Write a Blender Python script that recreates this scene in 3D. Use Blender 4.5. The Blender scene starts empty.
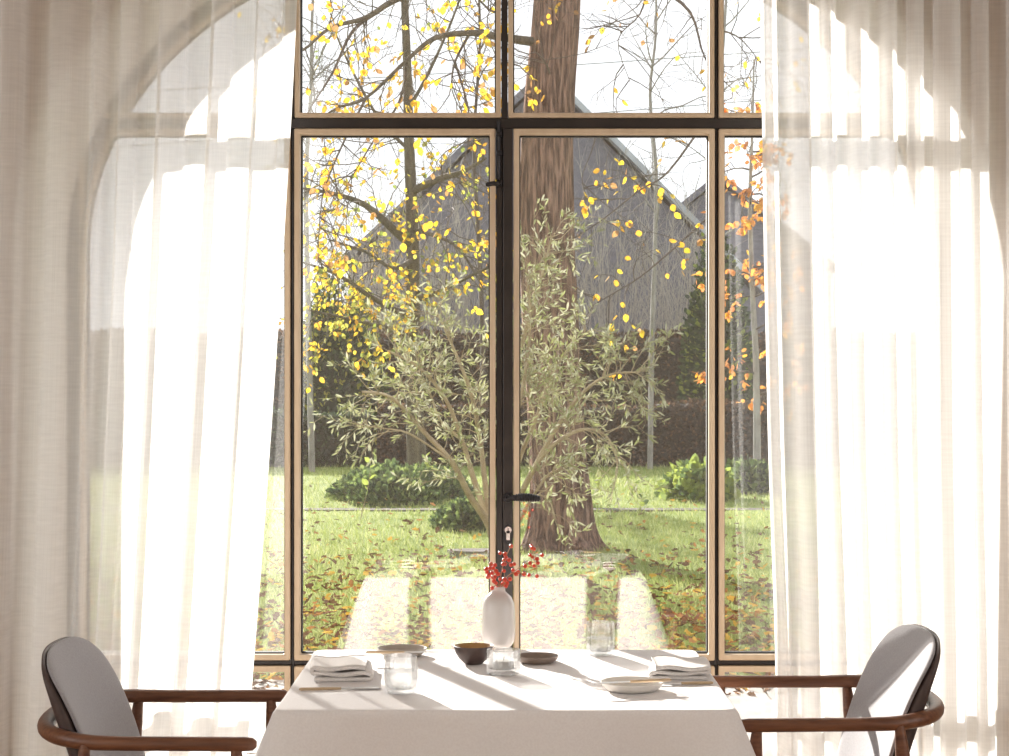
import bpy, math, random
import numpy as np
from mathutils import Vector, Matrix

# ------------------------------------------------------------------ camera, sky, sun, exposure
SC = bpy.context.scene
COL = SC.collection
F = 1920.0            # focal length in pixels of the 1009x756 frame
CZ = 1.334            # camera height
CX, CY = 504.5, 374.0 # image centre column, horizon row
cam = bpy.data.cameras.new('camera')
cam.sensor_width = 36.0
cam.lens = F / 1009.0 * 36.0
cam.shift_y = -4.0 / 1009.0
cam.clip_end = 500
cam_o = bpy.data.objects.new('camera', cam)
COL.objects.link(cam_o)
cam_o.location = (0, 0, CZ)
cam_o.rotation_euler = (math.pi / 2, 0, 0)
SC.camera = cam_o

SC.view_settings.view_transform = 'Standard'
SC.view_settings.look = 'None'
SC.view_settings.exposure = 0.0
SC.view_settings.gamma = 1.0
SC.view_settings.use_curve_mapping = False

world = bpy.data.worlds.new('sky')
SC.world = world
world.use_nodes = True
bg = world.node_tree.nodes['Background']
bg.inputs['Color'].default_value = (0.93, 0.965, 1.0, 1)
bg.inputs['Strength'].default_value = 1.65

SUN_AZ, SUN_EL = math.radians(21.5), math.radians(16.5)   # left of the view axis, above the horizon
sun = bpy.data.lights.new('sun', 'SUN')
sun.energy = 18.5
sun.color = (1.0, 0.95, 0.88)
sun.angle = math.radians(0.9)
sun_o = bpy.data.objects.new('sun', sun)
COL.objects.link(sun_o)
to_sun = Vector((-math.sin(SUN_AZ) * math.cos(SUN_EL), math.cos(SUN_AZ) * math.cos(SUN_EL), math.sin(SUN_EL)))
sun_o.rotation_euler = to_sun.to_track_quat('Z', 'Y').to_euler()
sun_o.location = (-8, 20, 9)

# unseen fill lamps, added with made-up side wall openings to brighten the room
ROOM_X, ROOM_BACK, ROOM_H = 3.6, -3.2, 3.0
FILL_OPENINGS = [(-1.9, 0.1), (1.0, 3.0)]
for sx in (-1, 1):
    for (y0, y1) in FILL_OPENINGS:
        al = bpy.data.lights.new('side_fill', 'AREA')
        al.shape = 'RECTANGLE'
        al.size, al.size_y = 1.7, y1 - y0
        al.energy = 15.0
        al.color = (1.0, 0.95, 0.92)
        ao = bpy.data.objects.new('side_fill', al)
        COL.objects.link(ao)
        ao.location = (sx * (ROOM_X - 0.02), (y0 + y1) / 2, 1.65)
        ao.rotation_euler = (0, sx * math.pi / 2, 0)

cy = SC.cycles
cy.max_bounces = 8
cy.diffuse_bounces = 4
cy.glossy_bounces = 4
cy.transmission_bounces = 6
cy.transparent_max_bounces = 24
cy.caustics_reflective = False
cy.caustics_refractive = False
cy.sample_clamp_indirect = 6.0
cy.use_denoising = True

R = random.Random(11)
NR = np.random.default_rng(11)

def at(px, py, d):
    return Vector(((px - CX) / F * d, d, CZ + (CY - py) / F * d))

GZ = -0.15                                   # garden level
def ground_d(py):
    return F * (CZ - GZ) / (py - CY)

# ------------------------------------------------------------------ materials
def new_mat(name):
    m = bpy.data.materials.new(name)
    m.use_nodes = True
    nt = m.node_tree
    for n in list(nt.nodes):
        nt.nodes.remove(n)
    out = nt.nodes.new('ShaderNodeOutputMaterial')
    return m, nt, out

def noise_ramp(nt, scale, c0, c1, detail=4, coord='Object', stretch=(1, 1, 1), p0=0.35, p1=0.65):
    tc = nt.nodes.new('ShaderNodeTexCoord')
    mp = nt.nodes.new('ShaderNodeMapping')
    mp.inputs['Scale'].default_value = stretch
    nz = nt.nodes.new('ShaderNodeTexNoise')
    nz.inputs['Scale'].default_value = scale
    nz.inputs['Detail'].default_value = detail
    rp = nt.nodes.new('ShaderNodeValToRGB')
    rp.color_ramp.elements[0].position = p0
    rp.color_ramp.elements[1].position = p1
    rp.color_ramp.elements[0].color = (*c0, 1)
    rp.color_ramp.elements[1].color = (*c1, 1)
    nt.links.new(tc.outputs[coord], mp.inputs['Vector'])
    nt.links.new(mp.outputs['Vector'], nz.inputs['Vector'])
    nt.links.new(nz.outputs['Fac'], rp.inputs['Fac'])
    return rp.outputs['Color'], nz.outputs['Fac']

def mat(name, c0, c1=None, rough=0.6, scale=8.0, stretch=(1, 1, 1), bump=0.0, metal=0.0, spec=0.5, coat=0.0,
        detail=4, p0=0.35, p1=0.65, coord='Object', sheen=0.0):
    m, nt, out = new_mat(name)
    b = nt.nodes.new('ShaderNodeBsdfPrincipled')
    b.inputs['Roughness'].default_value = rough
    b.inputs['Metallic'].default_value = metal
    b.inputs['Specular IOR Level'].default_value = spec
    b.inputs['Coat Weight'].default_value = coat
    b.inputs['Sheen Weight'].default_value = sheen
    if c1 is None:
        c1 = tuple(min(1, v * 1.12) for v in c0)
    col, fac = noise_ramp(nt, scale, c0, c1, detail, coord, stretch, p0, p1)
    nt.links.new(col, b.inputs['Base Color'])
    if bump:
        bp = nt.nodes.new('ShaderNodeBump')
        bp.inputs['Strength'].default_value = bump
        bp.inputs['Distance'].default_value = 0.02
        nt.links.new(fac, bp.inputs['Height'])
        nt.links.new(bp.outputs['Normal'], b.inputs['Normal'])
    nt.links.new(b.outputs['BSDF'], out.inputs['Surface'])
    return m

def leaf_mat(name, c0, c1, trans=0.5, scale=3.0, spec=0.12):
    m, nt, out = new_mat(name)
    col, _ = noise_ramp(nt, scale, c0, c1)
    d = nt.nodes.new('ShaderNodeBsdfPrincipled')
    d.inputs['Roughness'].default_value = 0.75
    d.inputs['Specular IOR Level'].default_value = spec
    t = nt.nodes.new('ShaderNodeBsdfTranslucent')
    mx = nt.nodes.new('ShaderNodeMixShader')
    mx.inputs['Fac'].default_value = trans
    nt.links.new(col, d.inputs['Base Color'])
    nt.links.new(col, t.inputs['Color'])
    nt.links.new(d.outputs['BSDF'], mx.inputs[1])
    nt.links.new(t.outputs['BSDF'], mx.inputs[2])
    nt.links.new(mx.outputs['Shader'], out.inputs['Surface'])
    return m

def thin_glass(name, f0, tint=(1, 1, 1), rough=0.0):
    # clear glass sheet: Fresnel mix of straight transmission and mirror reflection
    m, nt, out = new_mat(name)
    tr = nt.nodes.new('ShaderNodeBsdfTransparent')
    tr.inputs['Color'].default_value = (*tint, 1)
    gl = nt.nodes.new('ShaderNodeBsdfGlossy')
    gl.inputs['Roughness'].default_value = rough
    lw = nt.nodes.new('ShaderNodeLayerWeight')
    lw.inputs['Blend'].default_value = 0.5
    pw = nt.nodes.new('ShaderNodeMath'); pw.operation = 'POWER'; pw.inputs[1].default_value = 5.0
    ma = nt.nodes.new('ShaderNodeMath'); ma.operation = 'MULTIPLY_ADD'
    ma.inputs[1].default_value = 1 - f0; ma.inputs[2].default_value = f0
    mx = nt.nodes.new('ShaderNodeMixShader')
    nt.links.new(lw.outputs['Facing'], pw.inputs[0])
    nt.links.new(pw.outputs[0], ma.inputs[0])
    nt.links.new(ma.outputs[0], mx.inputs['Fac'])
    nt.links.new(tr.outputs['BSDF'], mx.inputs[1])
    nt.links.new(gl.outputs['BSDF'], mx.inputs[2])
    nt.links.new(mx.outputs['Shader'], out.inputs['Surface'])
    return m

def sheer_mat(name):
    m, nt, out = new_mat(name)
    tc = nt.nodes.new('ShaderNodeTexCoord')
    def slub(sc, stretch):
        mp = nt.nodes.new('ShaderNodeMapping'); mp.inputs['Scale'].default_value = stretch
        nz = nt.nodes.new('ShaderNodeTexNoise'); nz.inputs['Scale'].default_value = sc; nz.inputs['Detail'].default_value = 3
        nt.links.new(tc.outputs['UV'], mp.inputs['Vector']); nt.links.new(mp.outputs['Vector'], nz.inputs['Vector'])
        return nz.outputs['Fac']
    a = slub(1.0, (900, 8, 1)); b = slub(1.0, (30, 420, 1))
    add = nt.nodes.new('ShaderNodeMath'); add.operation = 'ADD'
    nt.links.new(a, add.inputs[0]); nt.links.new(b, add.inputs[1])
    mr = nt.nodes.new('ShaderNodeMapRange')
    mr.inputs['From Min'].default_value = 0.6; mr.inputs['From Max'].default_value = 1.4
    mr.inputs['To Min'].default_value = 0.16; mr.inputs['To Max'].default_value = 0.30
    nt.links.new(add.outputs[0], mr.inputs['Value'])
    df = nt.nodes.new('ShaderNodeBsdfDiffuse'); df.inputs['Color'].default_value = (0.91, 0.90, 0.885, 1)
    tl = nt.nodes.new('ShaderNodeBsdfTranslucent'); tl.inputs['Color'].default_value = (0.92, 0.91, 0.895, 1)
    m1 = nt.nodes.new('ShaderNodeMixShader'); m1.inputs['Fac'].default_value = 0.60
    tr = nt.nodes.new('ShaderNodeBsdfTransparent')
    m2 = nt.nodes.new('ShaderNodeMixShader')
    nt.links.new(df.outputs[0], m1.inputs[1]); nt.links.new(tl.outputs[0], m1.inputs[2])
    nt.links.new(mr.outputs['Result'], m2.inputs['Fac'])
    nt.links.new(m1.outputs[0], m2.inputs[1]); nt.links.new(tr.outputs[0], m2.inputs[2])
    nt.links.new(m2.outputs[0], out.inputs['Surface'])
    return m

M = {}
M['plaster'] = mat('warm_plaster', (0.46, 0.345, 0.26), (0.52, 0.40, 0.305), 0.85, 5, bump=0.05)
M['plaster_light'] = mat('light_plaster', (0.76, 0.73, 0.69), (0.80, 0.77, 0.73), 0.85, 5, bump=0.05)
M['floor'] = mat('oak_floor', (0.36, 0.23, 0.13), (0.48, 0.33, 0.20), 0.45, 6, (12, 1, 1))
M['steel'] = mat('dark_painted_frame', (0.020, 0.014, 0.012), (0.030, 0.022, 0.019), 0.38, 14)
M['bead'] = mat('tan_timber_bead', (0.55, 0.42, 0.29), (0.62, 0.485, 0.345), 0.5, 9, (6, 1, 1))
M['gasket'] = mat('black_gasket', (0.012, 0.010, 0.010), None, 0.6)
M['pane'] = thin_glass('window_glass', 0.15)
def tumbler_glass(name, tint, part):
    m = thin_glass(name, 0.09, tint)
    nt = m.node_tree
    out = [n for n in nt.nodes if n.type == 'OUTPUT_MATERIAL'][0]
    thin = out.inputs['Surface'].links[0].from_socket
    g = nt.nodes.new('ShaderNodeBsdfGlass'); g.inputs['IOR'].default_value = 1.48; g.inputs['Roughness'].default_value = 0.0
    mx = nt.nodes.new('ShaderNodeMixShader'); mx.inputs['Fac'].default_value = part
    nt.links.new(thin, mx.inputs[1]); nt.links.new(g.outputs[0], mx.inputs[2]); nt.links.new(mx.outputs[0], out.inputs['Surface'])
    return m
M['glass'] = tumbler_glass('drinking_glass', (0.985, 0.99, 0.99), 0.26)
M['water'] = tumbler_glass('water', (0.99, 0.995, 0.995), 0.2)
M['sheer'] = sheer_mat('sheer_linen')
M['linen'] = mat('white_table_linen', (0.80, 0.765, 0.755), (0.845, 0.815, 0.805), 0.85, 260, bump=0.04, sheen=0.1)
M['napkin'] = mat('napkin_linen', (0.74, 0.70, 0.67), (0.82, 0.78, 0.75), 0.9, 300, bump=0.05)
M['walnut'] = mat('walnut', (0.115, 0.042, 0.020), (0.215, 0.088, 0.042), 0.38, 10, (1.2, 14, 14), p0=0.3, p1=0.7)
M['uphol'] = mat('grey_wool', (0.30, 0.285, 0.30), (0.36, 0.345, 0.36), 0.9, 300, bump=0.06, sheen=0.2)
M['back_brown'] = mat('dark_brown_back', (0.055, 0.034, 0.030), (0.075, 0.048, 0.042), 0.5, 60, bump=0.03)  # dark brown for the back and sides of the backrest
M['ceramic'] = mat('white_glazed_ceramic', (0.60, 0.565, 0.54), (0.66, 0.625, 0.60), 0.22, 12, coat=0.2)
M['plate_white'] = mat('ivory_stoneware', (0.72, 0.68, 0.62), (0.78, 0.74, 0.69), 0.35, 30)
M['plate_shade'] = mat('shaded_ivory_stoneware', (0.40, 0.35, 0.30), (0.47, 0.42, 0.37), 0.4, 30)  # ivory plate darkened, its shade put into the colour
M['taupe'] = mat('taupe_stoneware', (0.22, 0.165, 0.13), (0.29, 0.22, 0.18), 0.3, 30)
M['bowl_out'] = mat('dark_stoneware', (0.055, 0.033, 0.028), (0.095, 0.060, 0.050), 0.4, 40)
M['bowl_in'] = mat('ochre_glaze', (0.32, 0.19, 0.075), (0.42, 0.26, 0.11), 0.25, 30)
M['wax'] = mat('white_wax', (0.85, 0.83, 0.80), (0.9, 0.88, 0.85), 0.5, 10)
M['wick'] = mat('wick', (0.05, 0.04, 0.04), None, 0.9)
M['knife_wood'] = mat('pale_bamboo', (0.50, 0.36, 0.22), (0.60, 0.45, 0.30), 0.5, 20, (1, 20, 20))
M['blade'] = mat('brushed_steel', (0.55, 0.54, 0.53), (0.66, 0.65, 0.64), 0.3, 60, metal=1.0)
M['berry'] = mat('red_berry', (0.50, 0.035, 0.018), (0.72, 0.085, 0.035), 0.28, 20)
M['berry_stem'] = mat('berry_stem', (0.30, 0.16, 0.08), (0.42, 0.24, 0.13), 0.7, 30)
M['iron'] = mat('black_iron', (0.016, 0.014, 0.016), (0.030, 0.028, 0.032), 0.42, 60, metal=0.4)
M['chrome'] = mat('satin_nickel', (0.66, 0.64, 0.62), (0.72, 0.70, 0.68), 0.25, 60, metal=0.9)
# garden
M['lawn'] = mat('lawn_ground', (0.17, 0.23, 0.055), (0.27, 0.32, 0.10), 0.95, 1.2, detail=8, p0=0.3, p1=0.7, bump=0.2, spec=0.05)
M['grass_a'] = leaf_mat('grass_blade', (0.23, 0.29, 0.08), (0.33, 0.385, 0.125), 0.40, 1.5)
M['grass_b'] = leaf_mat('pale_grass_blade', (0.42, 0.45, 0.19), (0.52, 0.53, 0.27), 0.40, 1.5)
M['stone'] = mat('pale_paving', (0.36, 0.33, 0.30), (0.50, 0.47, 0.43), 0.9, 6, bump=0.2, detail=8, spec=0.1)
M['edging'] = mat('grey_stone_edging', (0.13, 0.115, 0.105), (0.20, 0.18, 0.17), 0.9, 5, bump=0.2, spec=0.05)
M['bark'] = mat('furrowed_bark', (0.060, 0.032, 0.024), (0.30, 0.19, 0.15), 0.95, 26, (1.7, 1.7, 0.19), bump=1.0, detail=9, p0=0.40, p1=0.62, spec=0.1)
M['bark_dark'] = mat('dark_mossy_bark', (0.060, 0.050, 0.034), (0.15, 0.125, 0.085), 0.95, 8, (3, 3, 0.5), bump=0.6)
M['bark_grey'] = mat('smooth_grey_bark', (0.22, 0.205, 0.195), (0.36, 0.34, 0.33), 0.9, 8, (2, 2, 0.6))
M['twig_dark'] = mat('dark_twig', (0.065, 0.050, 0.042), (0.13, 0.10, 0.08), 0.9, 8)
M['twig_pale'] = mat('pale_twig', (0.40, 0.36, 0.31), (0.58, 0.53, 0.47), 0.9, 8)
M['olive_bark'] = mat('olive_bark', (0.27, 0.205, 0.125), (0.44, 0.36, 0.23), 0.9, 8)
YEL = [leaf_mat('yellow_leaf', (0.80, 0.52, 0.03), (0.92, 0.66, 0.06), 0.55),
       leaf_mat('golden_leaf', (0.66, 0.34, 0.03), (0.84, 0.47, 0.06), 0.55),
       leaf_mat('tan_leaf', (0.40, 0.21, 0.08), (0.55, 0.31, 0.13), 0.5)]
YGR = [leaf_mat('yellow_green_leaf', (0.44, 0.43, 0.07), (0.60, 0.56, 0.12), 0.55), YEL[0],
       leaf_mat('green_leaf', (0.20, 0.26, 0.05), (0.30, 0.36, 0.08), 0.5)]
ORA = [leaf_mat('orange_leaf', (0.72, 0.28, 0.05), (0.85, 0.40, 0.10), 0.55),
       leaf_mat('copper_leaf', (0.52, 0.19, 0.06), (0.66, 0.29, 0.11), 0.5), YEL[1]]
OLV = [leaf_mat('olive_leaf', (0.31, 0.325, 0.17), (0.41, 0.42, 0.23), 0.33),
       leaf_mat('silver_olive_leaf', (0.44, 0.45, 0.32), (0.54, 0.54, 0.40), 0.28),
       leaf_mat('green_olive_leaf', (0.22, 0.26, 0.09), (0.33, 0.36, 0.14), 0.35)]
BRO = [leaf_mat('brown_hedge_leaf', (0.085, 0.052, 0.035), (0.15, 0.095, 0.06), 0.25),
       leaf_mat('dark_hedge_leaf', (0.040, 0.036, 0.026), (0.075, 0.062, 0.042), 0.2),
       leaf_mat('russet_hedge_leaf', (0.19, 0.105, 0.055), (0.27, 0.15, 0.085), 0.3)]
GRN = [leaf_mat('dark_green_leaf', (0.030, 0.055, 0.030), (0.055, 0.090, 0.045), 0.25),
       leaf_mat('deep_green_leaf', (0.020, 0.036, 0.022), (0.040, 0.062, 0.034), 0.2),
       leaf_mat('mid_green_leaf', (0.070, 0.115, 0.045), (0.11, 0.16, 0.06), 0.3)]
COV = [leaf_mat('ivy_leaf', (0.075, 0.12, 0.045), (0.13, 0.19, 0.07), 0.35),
       leaf_mat('bright_ivy_leaf', (0.19, 0.26, 0.08), (0.28, 0.35, 0.12), 0.4), GRN[0]]
BRI = [leaf_mat('bright_shrub_leaf', (0.27, 0.34, 0.07), (0.40, 0.46, 0.11), 0.45), COV[0], COV[1]]
LIT = [leaf_mat('fallen_brown', (0.12, 0.07, 0.045), (0.22, 0.13, 0.08), 0.15, spec=0.0),
       leaf_mat('fallen_yellow', (0.52, 0.32, 0.06), (0.64, 0.42, 0.11), 0.25, spec=0.0),
       leaf_mat('fallen_orange', (0.34, 0.16, 0.06), (0.46, 0.23, 0.09), 0.25, spec=0.0)]
M['core_brown'] = mat('hedge_core', (0.030, 0.024, 0.018), (0.05, 0.04, 0.03), 0.95, 6)
M['core_green'] = mat('shrub_core', (0.018, 0.026, 0.016), (0.03, 0.042, 0.024), 0.95, 6)
M['slate'] = mat('slate_roof', (0.135, 0.13, 0.165), (0.20, 0.195, 0.24), 0.65, 3.0, (1, 1, 4), bump=0.3)
M['barge'] = mat('pale_lead_verge', (0.40, 0.43, 0.48), (0.48, 0.51, 0.56), 0.5, 4)
M['brick'] = mat('grey_brown_brick', (0.20, 0.15, 0.13), (0.28, 0.21, 0.18), 0.9, 6)
M['cable'] = mat('cable', (0.30, 0.31, 0.33), None, 0.7)
M['dark_pane'] = mat('dark_house_glass', (0.03, 0.035, 0.04), None, 0.08)

# ------------------------------------------------------------------ builders
class MB:
    def __init__(self):
        self.v, self.f, self.mi = [], [], []
    def add(self, vs, fs, mi=0):
        o = len(self.v)
        self.v.extend([tuple(p) for p in vs])
        self.f.extend([tuple(i + o for i in f) for f in fs])
        self.mi.extend([mi] * len(fs))
    def box(self, x0, x1, y0, y1, z0, z1, mi=0):
        vs = [(x, y, z) for z in (z0, z1) for y in (y0, y1) for x in (x0, x1)]
        self.add(vs, [(0, 2, 3, 1), (4, 5, 7, 6), (0, 1, 5, 4), (2, 6, 7, 3), (0, 4, 6, 2), (1, 3, 7, 5)], mi)
    def tube(self, pts, rad, n=6, cap=True, mi=0, flat=1.0):
        pts = [Vector(p) for p in pts]
        if not hasattr(rad, '__len__'):
            rad = [rad] * len(pts)
        t0 = (pts[1] - pts[0]).normalized()
        up = Vector((0, 0, 1)) if abs(t0.z) < 0.9 else Vector((1, 0, 0))
        nx = t0.cross(up).normalized()
        vs = []
        for i, p in enumerate(pts):
            a = pts[max(i - 1, 0)]; b = pts[min(i + 1, len(pts) - 1)]
            t = (b - a).normalized()
            nx = (nx - t * nx.dot(t)).normalized()
            ny = t.cross(nx)
            for k in range(n):
                an = 2 * math.pi * k / n
                vs.append(p + nx * (math.cos(an) * rad[i]) + ny * (math.sin(an) * rad[i] * flat))
        fs = []
        for i in range(len(pts) - 1):
            for k in range(n):
                k2 = (k + 1) % n
                fs.append((i * n + k, i * n + k2, (i + 1) * n + k2, (i + 1) * n + k))
        if cap:
            fs.append(tuple(range(n - 1, -1, -1)))
            fs.append(tuple((len(pts) - 1) * n + k for k in range(n)))
        self.add(vs, fs, mi)
    def lathe(self, prof, n=32, c=(0, 0, 0), mi=0):
        vs, fs = [], []
        for (r, z) in prof:
            for k in range(n):
                an = 2 * math.pi * k / n
                vs.append((c[0] + r * math.cos(an), c[1] + r * math.sin(an), c[2] + z))
        for i in range(len(prof) - 1):
            for k in range(n):
                k2 = (k + 1) % n
                fs.append((i * n + k, i * n + k2, (i + 1) * n + k2, (i + 1) * n + k))
        self.add(vs, fs, mi)
    def prism(self, poly, y0, y1, mi=0):          # polygon in (x,z), extruded in y
        n = len(poly)
        vs = [(x, y0, z) for x, z in poly] + [(x, y1, z) for x, z in poly]
        fs = [tuple(range(n)), tuple(range(2 * n - 1, n - 1, -1))]
        fs += [(i, n + i, n + (i + 1) % n, (i + 1) % n) for i in range(n)]
        self.add(vs, fs, mi)
    def ring(self, po, pi, y0, y1, mi=0):          # frame between two matching outlines, extruded in y
        n = len(po)
        vs = [(x, y0, z) for x, z in po] + [(x, y0, z) for x, z in pi] + [(x, y1, z) for x, z in po] + [(x, y1, z) for x, z in pi]
        fs = []
        for i in range(n):
            j = (i + 1) % n
            fs += [(i, j, n + j, n + i), (2 * n + i, 3 * n + i, 3 * n + j, 2 * n + j),
                   (i, 2 * n + i, 2 * n + j, j), (n + i, n + j, 3 * n + j, 3 * n + i)]
        self.add(vs, fs, mi)
    def mesh(self, name, mats, smooth=True):
        me = bpy.data.meshes.new(name)
        me.from_pydata(self.v, [], self.f)
        for m in (mats if isinstance(mats, (list, tuple)) else [mats]):
            me.materials.append(m)
        me.polygons.foreach_set('material_index', self.mi)
        me.polygons.foreach_set('use_smooth', [smooth] * len(self.f))
        me.update()
        return me
    def build(self, name, mats, parent=None, smooth=True, sharp=True):
        me = self.mesh(name, mats, smooth)
        if smooth and sharp:
            me.set_sharp_from_angle(angle=math.radians(38))
        return link(name, me, parent)

def link(name, me, parent=None):
    o = bpy.data.objects.new(name, me)
    COL.objects.link(o)
    if parent is not None:
        o.parent = parent
    return o

def tag(o, label=None, cat=None, group=None, kind=None):
    if label: o['label'] = label
    if cat: o['category'] = cat
    if group: o['group'] = group
    if kind: o['kind'] = kind
    return o

def empty(name, loc=(0, 0, 0), rz=0.0):
    o = bpy.data.objects.new(name, None)
    COL.objects.link(o)
    o.location = loc
    o.rotation_euler = (0, 0, rz)
    o.empty_display_size = 0.1
    return o

def recenter(o):
    """put a mesh object's origin at the centre of its base"""
    me = o.data
    co = np.empty(len(me.vertices) * 3); me.vertices.foreach_get('co', co); co = co.reshape(-1, 3)
    c = Vector(((co[:, 0].min() + co[:, 0].max()) / 2, (co[:, 1].min() + co[:, 1].max()) / 2, co[:, 2].min()))
    me.transform(Matrix.Translation(-c))
    o.location = o.location + c
    return o

def bevel(o, w=0.003, seg=2):
    b = o.modifiers.new('bevel', 'BEVEL'); b.width = w; b.segments = seg; b.limit_method = 'ANGLE'
    return o

def smooth_path(pts, n=4):
    pts = [Vector(p) for p in pts]
    out = []
    for i in range(len(pts) - 1):
        p0 = pts[max(i - 1, 0)]; p1 = pts[i]; p2 = pts[i + 1]; p3 = pts[min(i + 2, len(pts) - 1)]
        for k in range(n):
            t = k / n
            out.append(0.5 * ((2 * p1) + (p2 - p0) * t + (2 * p0 - 5 * p1 + 4 * p2 - p3) * t * t + (3 * p1 - p0 - 3 * p2 + p3) * t ** 3))
    out.append(pts[-1])
    return out

# ------------------------------------------------------------------ room shell
WY = 4.79                                        # glass plane of the arched window
IN_Y, OUT_Y = 4.54, 4.96                         # wall faces
SPRING = CZ + 0.309                              # springing height of the arch
A_IN, B_IN = 1.165, 0.90                         # inner (splayed) opening
A_FR, B_FR = 1.085, 0.84                         # opening at the frame
A_GL, B_GL = 1.055, 0.81                         # outline of the glazed units

def arch_profile(a, b, n=40):
    pts = [(-a, 0.0)]
    for i in range(n + 1):
        th = math.pi - math.pi * i / n
        pts.append((a * math.cos(th), SPRING + b * math.sin(th)))
    pts.append((a, 0.0))
    return pts

def front_wall():
    mb = MB()
    for (y, a, b, flip) in ((IN_Y, A_IN, B_IN, False), (OUT_Y, A_FR, B_FR, True)):
        pr = arch_profile(a, b)
        for i in range(1, len(pr) - 2):
            (x0, z0), (x1, z1) = pr[i], pr[i + 1]
            q = [(x0, y, z0), (x1, y, z1), (x1, y, ROOM_H), (x0, y, ROOM_H)]
            mb.add(q, [(0, 1, 2, 3) if not flip else (3, 2, 1, 0)])
        for s in (-1, 1):
            xs = sorted((s * a, s * (ROOM_X + 0.2)))
            q = [(xs[0], y, GZ if flip else 0), (xs[1], y, GZ if flip else 0), (xs[1], y, ROOM_H), (xs[0], y, ROOM_H)]
            mb.add(q, [(0, 1, 2, 3) if not flip else (3, 2, 1, 0)])
    rv = MB()
    lv = [(IN_Y, A_IN, B_IN), (WY - 0.045, A_FR, B_FR), (OUT_Y, A_FR, B_FR)]
    for k in range(2):
        p = arch_profile(*lv[k][1:]); q = arch_profile(*lv[k + 1][1:])
        for i in range(len(p) - 1):
            rv.add([(p[i][0], lv[k][0], p[i][1]), (p[i + 1][0], lv[k][0], p[i + 1][1]),
                    (q[i + 1][0], lv[k + 1][0], q[i + 1][1]), (q[i][0], lv[k + 1][0], q[i][1])], [(0, 3, 2, 1)])
    X = ROOM_X + 0.2
    mb.add([(-X, IN_Y, ROOM_H), (X, IN_Y, ROOM_H), (X, OUT_Y, ROOM_H), (-X, OUT_Y, ROOM_H)], [(0, 1, 2, 3)])
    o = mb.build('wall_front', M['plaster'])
    tag(rv.build('trim_2', M['plaster_light']), 'plaster reveal lining the arched window opening, coloured paler to look lit', kind='structure')  # paler plaster than the wall: light on the reveal put into its colour
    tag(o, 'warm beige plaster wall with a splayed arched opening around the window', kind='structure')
front_wall()

def side_wall(s, name, label):
    mb = MB()
    x0, x1 = sorted((s * ROOM_X, s * (ROOM_X + 0.2)))
    z0, z1 = 0.8, 2.5
    mb.box(x0, x1, ROOM_BACK, IN_Y, 0, z0)
    mb.box(x0, x1, ROOM_BACK, IN_Y, z1, ROOM_H)
    ys = [ROOM_BACK] + [y for p in FILL_OPENINGS for y in p] + [IN_Y]  # gaps added in the wall for the fill lamps
    for i in range(0, len(ys), 2):
        mb.box(x0, x1, ys[i], ys[i + 1], z0, z1)
    tag(mb.build(name, M['plaster_light'], smooth=False), label, kind='structure')
side_wall(-1, 'wall_left', 'light plaster side wall with unseen openings added for fill light, left of the room')
side_wall(1, 'wall_right', 'light plaster side wall with unseen openings added for fill light, right of the room')
mb = MB(); mb.box(-ROOM_X - 0.2, ROOM_X + 0.2, ROOM_BACK - 0.2, ROOM_BACK, 0, ROOM_H)
tag(mb.build('wall_back', M['plaster_light'], smooth=False), 'light plaster back wall of the room', kind='structure')
mb = MB(); mb.box(-ROOM_X - 0.2, ROOM_X + 0.2, ROOM_BACK - 0.2, OUT_Y, -0.15, 0)
tag(mb.build('floor', M['floor'], smooth=False), 'brown oak floor of the dining room', kind='structure')
mb = MB(); mb.box(-ROOM_X - 0.2, ROOM_X + 0.2, ROOM_BACK - 0.2, OUT_Y, ROOM_H, ROOM_H + 0.2)
tag(mb.build('ceiling', M['plaster_light'], smooth=False), 'light plaster ceiling of the dining room', kind='structure')

# ------------------------------------------------------------------ arched window and french doors
XM = 0.526                # mullion axis
Z_TR, Z_RL, Z_BT = CZ + 0.6215, CZ - 0.717, 0.03
def outline(x0, x1, z0, z1, e):
    a, b = A_GL - e, B_GL - e
    xa, xb = max(x0 + e, -a), min(x1 - e, a)
    top = z1 - e
    def zt(x):
        return min(top, SPRING + b * math.sqrt(max(0.0, 1 - (x / a) ** 2)))
    pts = [(xa, z0 + e), (xb, z0 + e)]
    n = 22
    for i in range(n + 1):
        th = i / n
        sm = th
        if xb >= a - 1e-6: sm = th * th
        elif xa <= -a + 1e-6: sm = 1 - (1 - th) ** 2
        pts.append((xb + (xa - xb) * sm, zt(xb + (xa - xb) * sm)))
    return pts

def glazed(parent, x0, x1, z0, z1, bead_w=0.0155, proud=0.0):
    bo = MB(); bo.ring(outline(x0, x1, z0, z1, 0.001), outline(x0, x1, z0, z1, bead_w), WY - 0.034 - proud, WY + 0.030)
    bead = bevel(bo.build('bead', M['bead'], parent, smooth=False), 0.0035)
    go = MB(); go.ring(outline(x0, x1, z0, z1, bead_w - 0.001), outline(x0, x1, z0, z1, bead_w + 0.0030), WY - 0.010, WY + 0.012)
    go.build('gasket', M['gasket'], bead, smooth=False)
    g = MB(); g.prism(outline(x0, x1, z0, z1, bead_w + 0.003), WY - 0.003, WY + 0.003)
    g.build('pane', M['pane'], parent, smooth=False)

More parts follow.
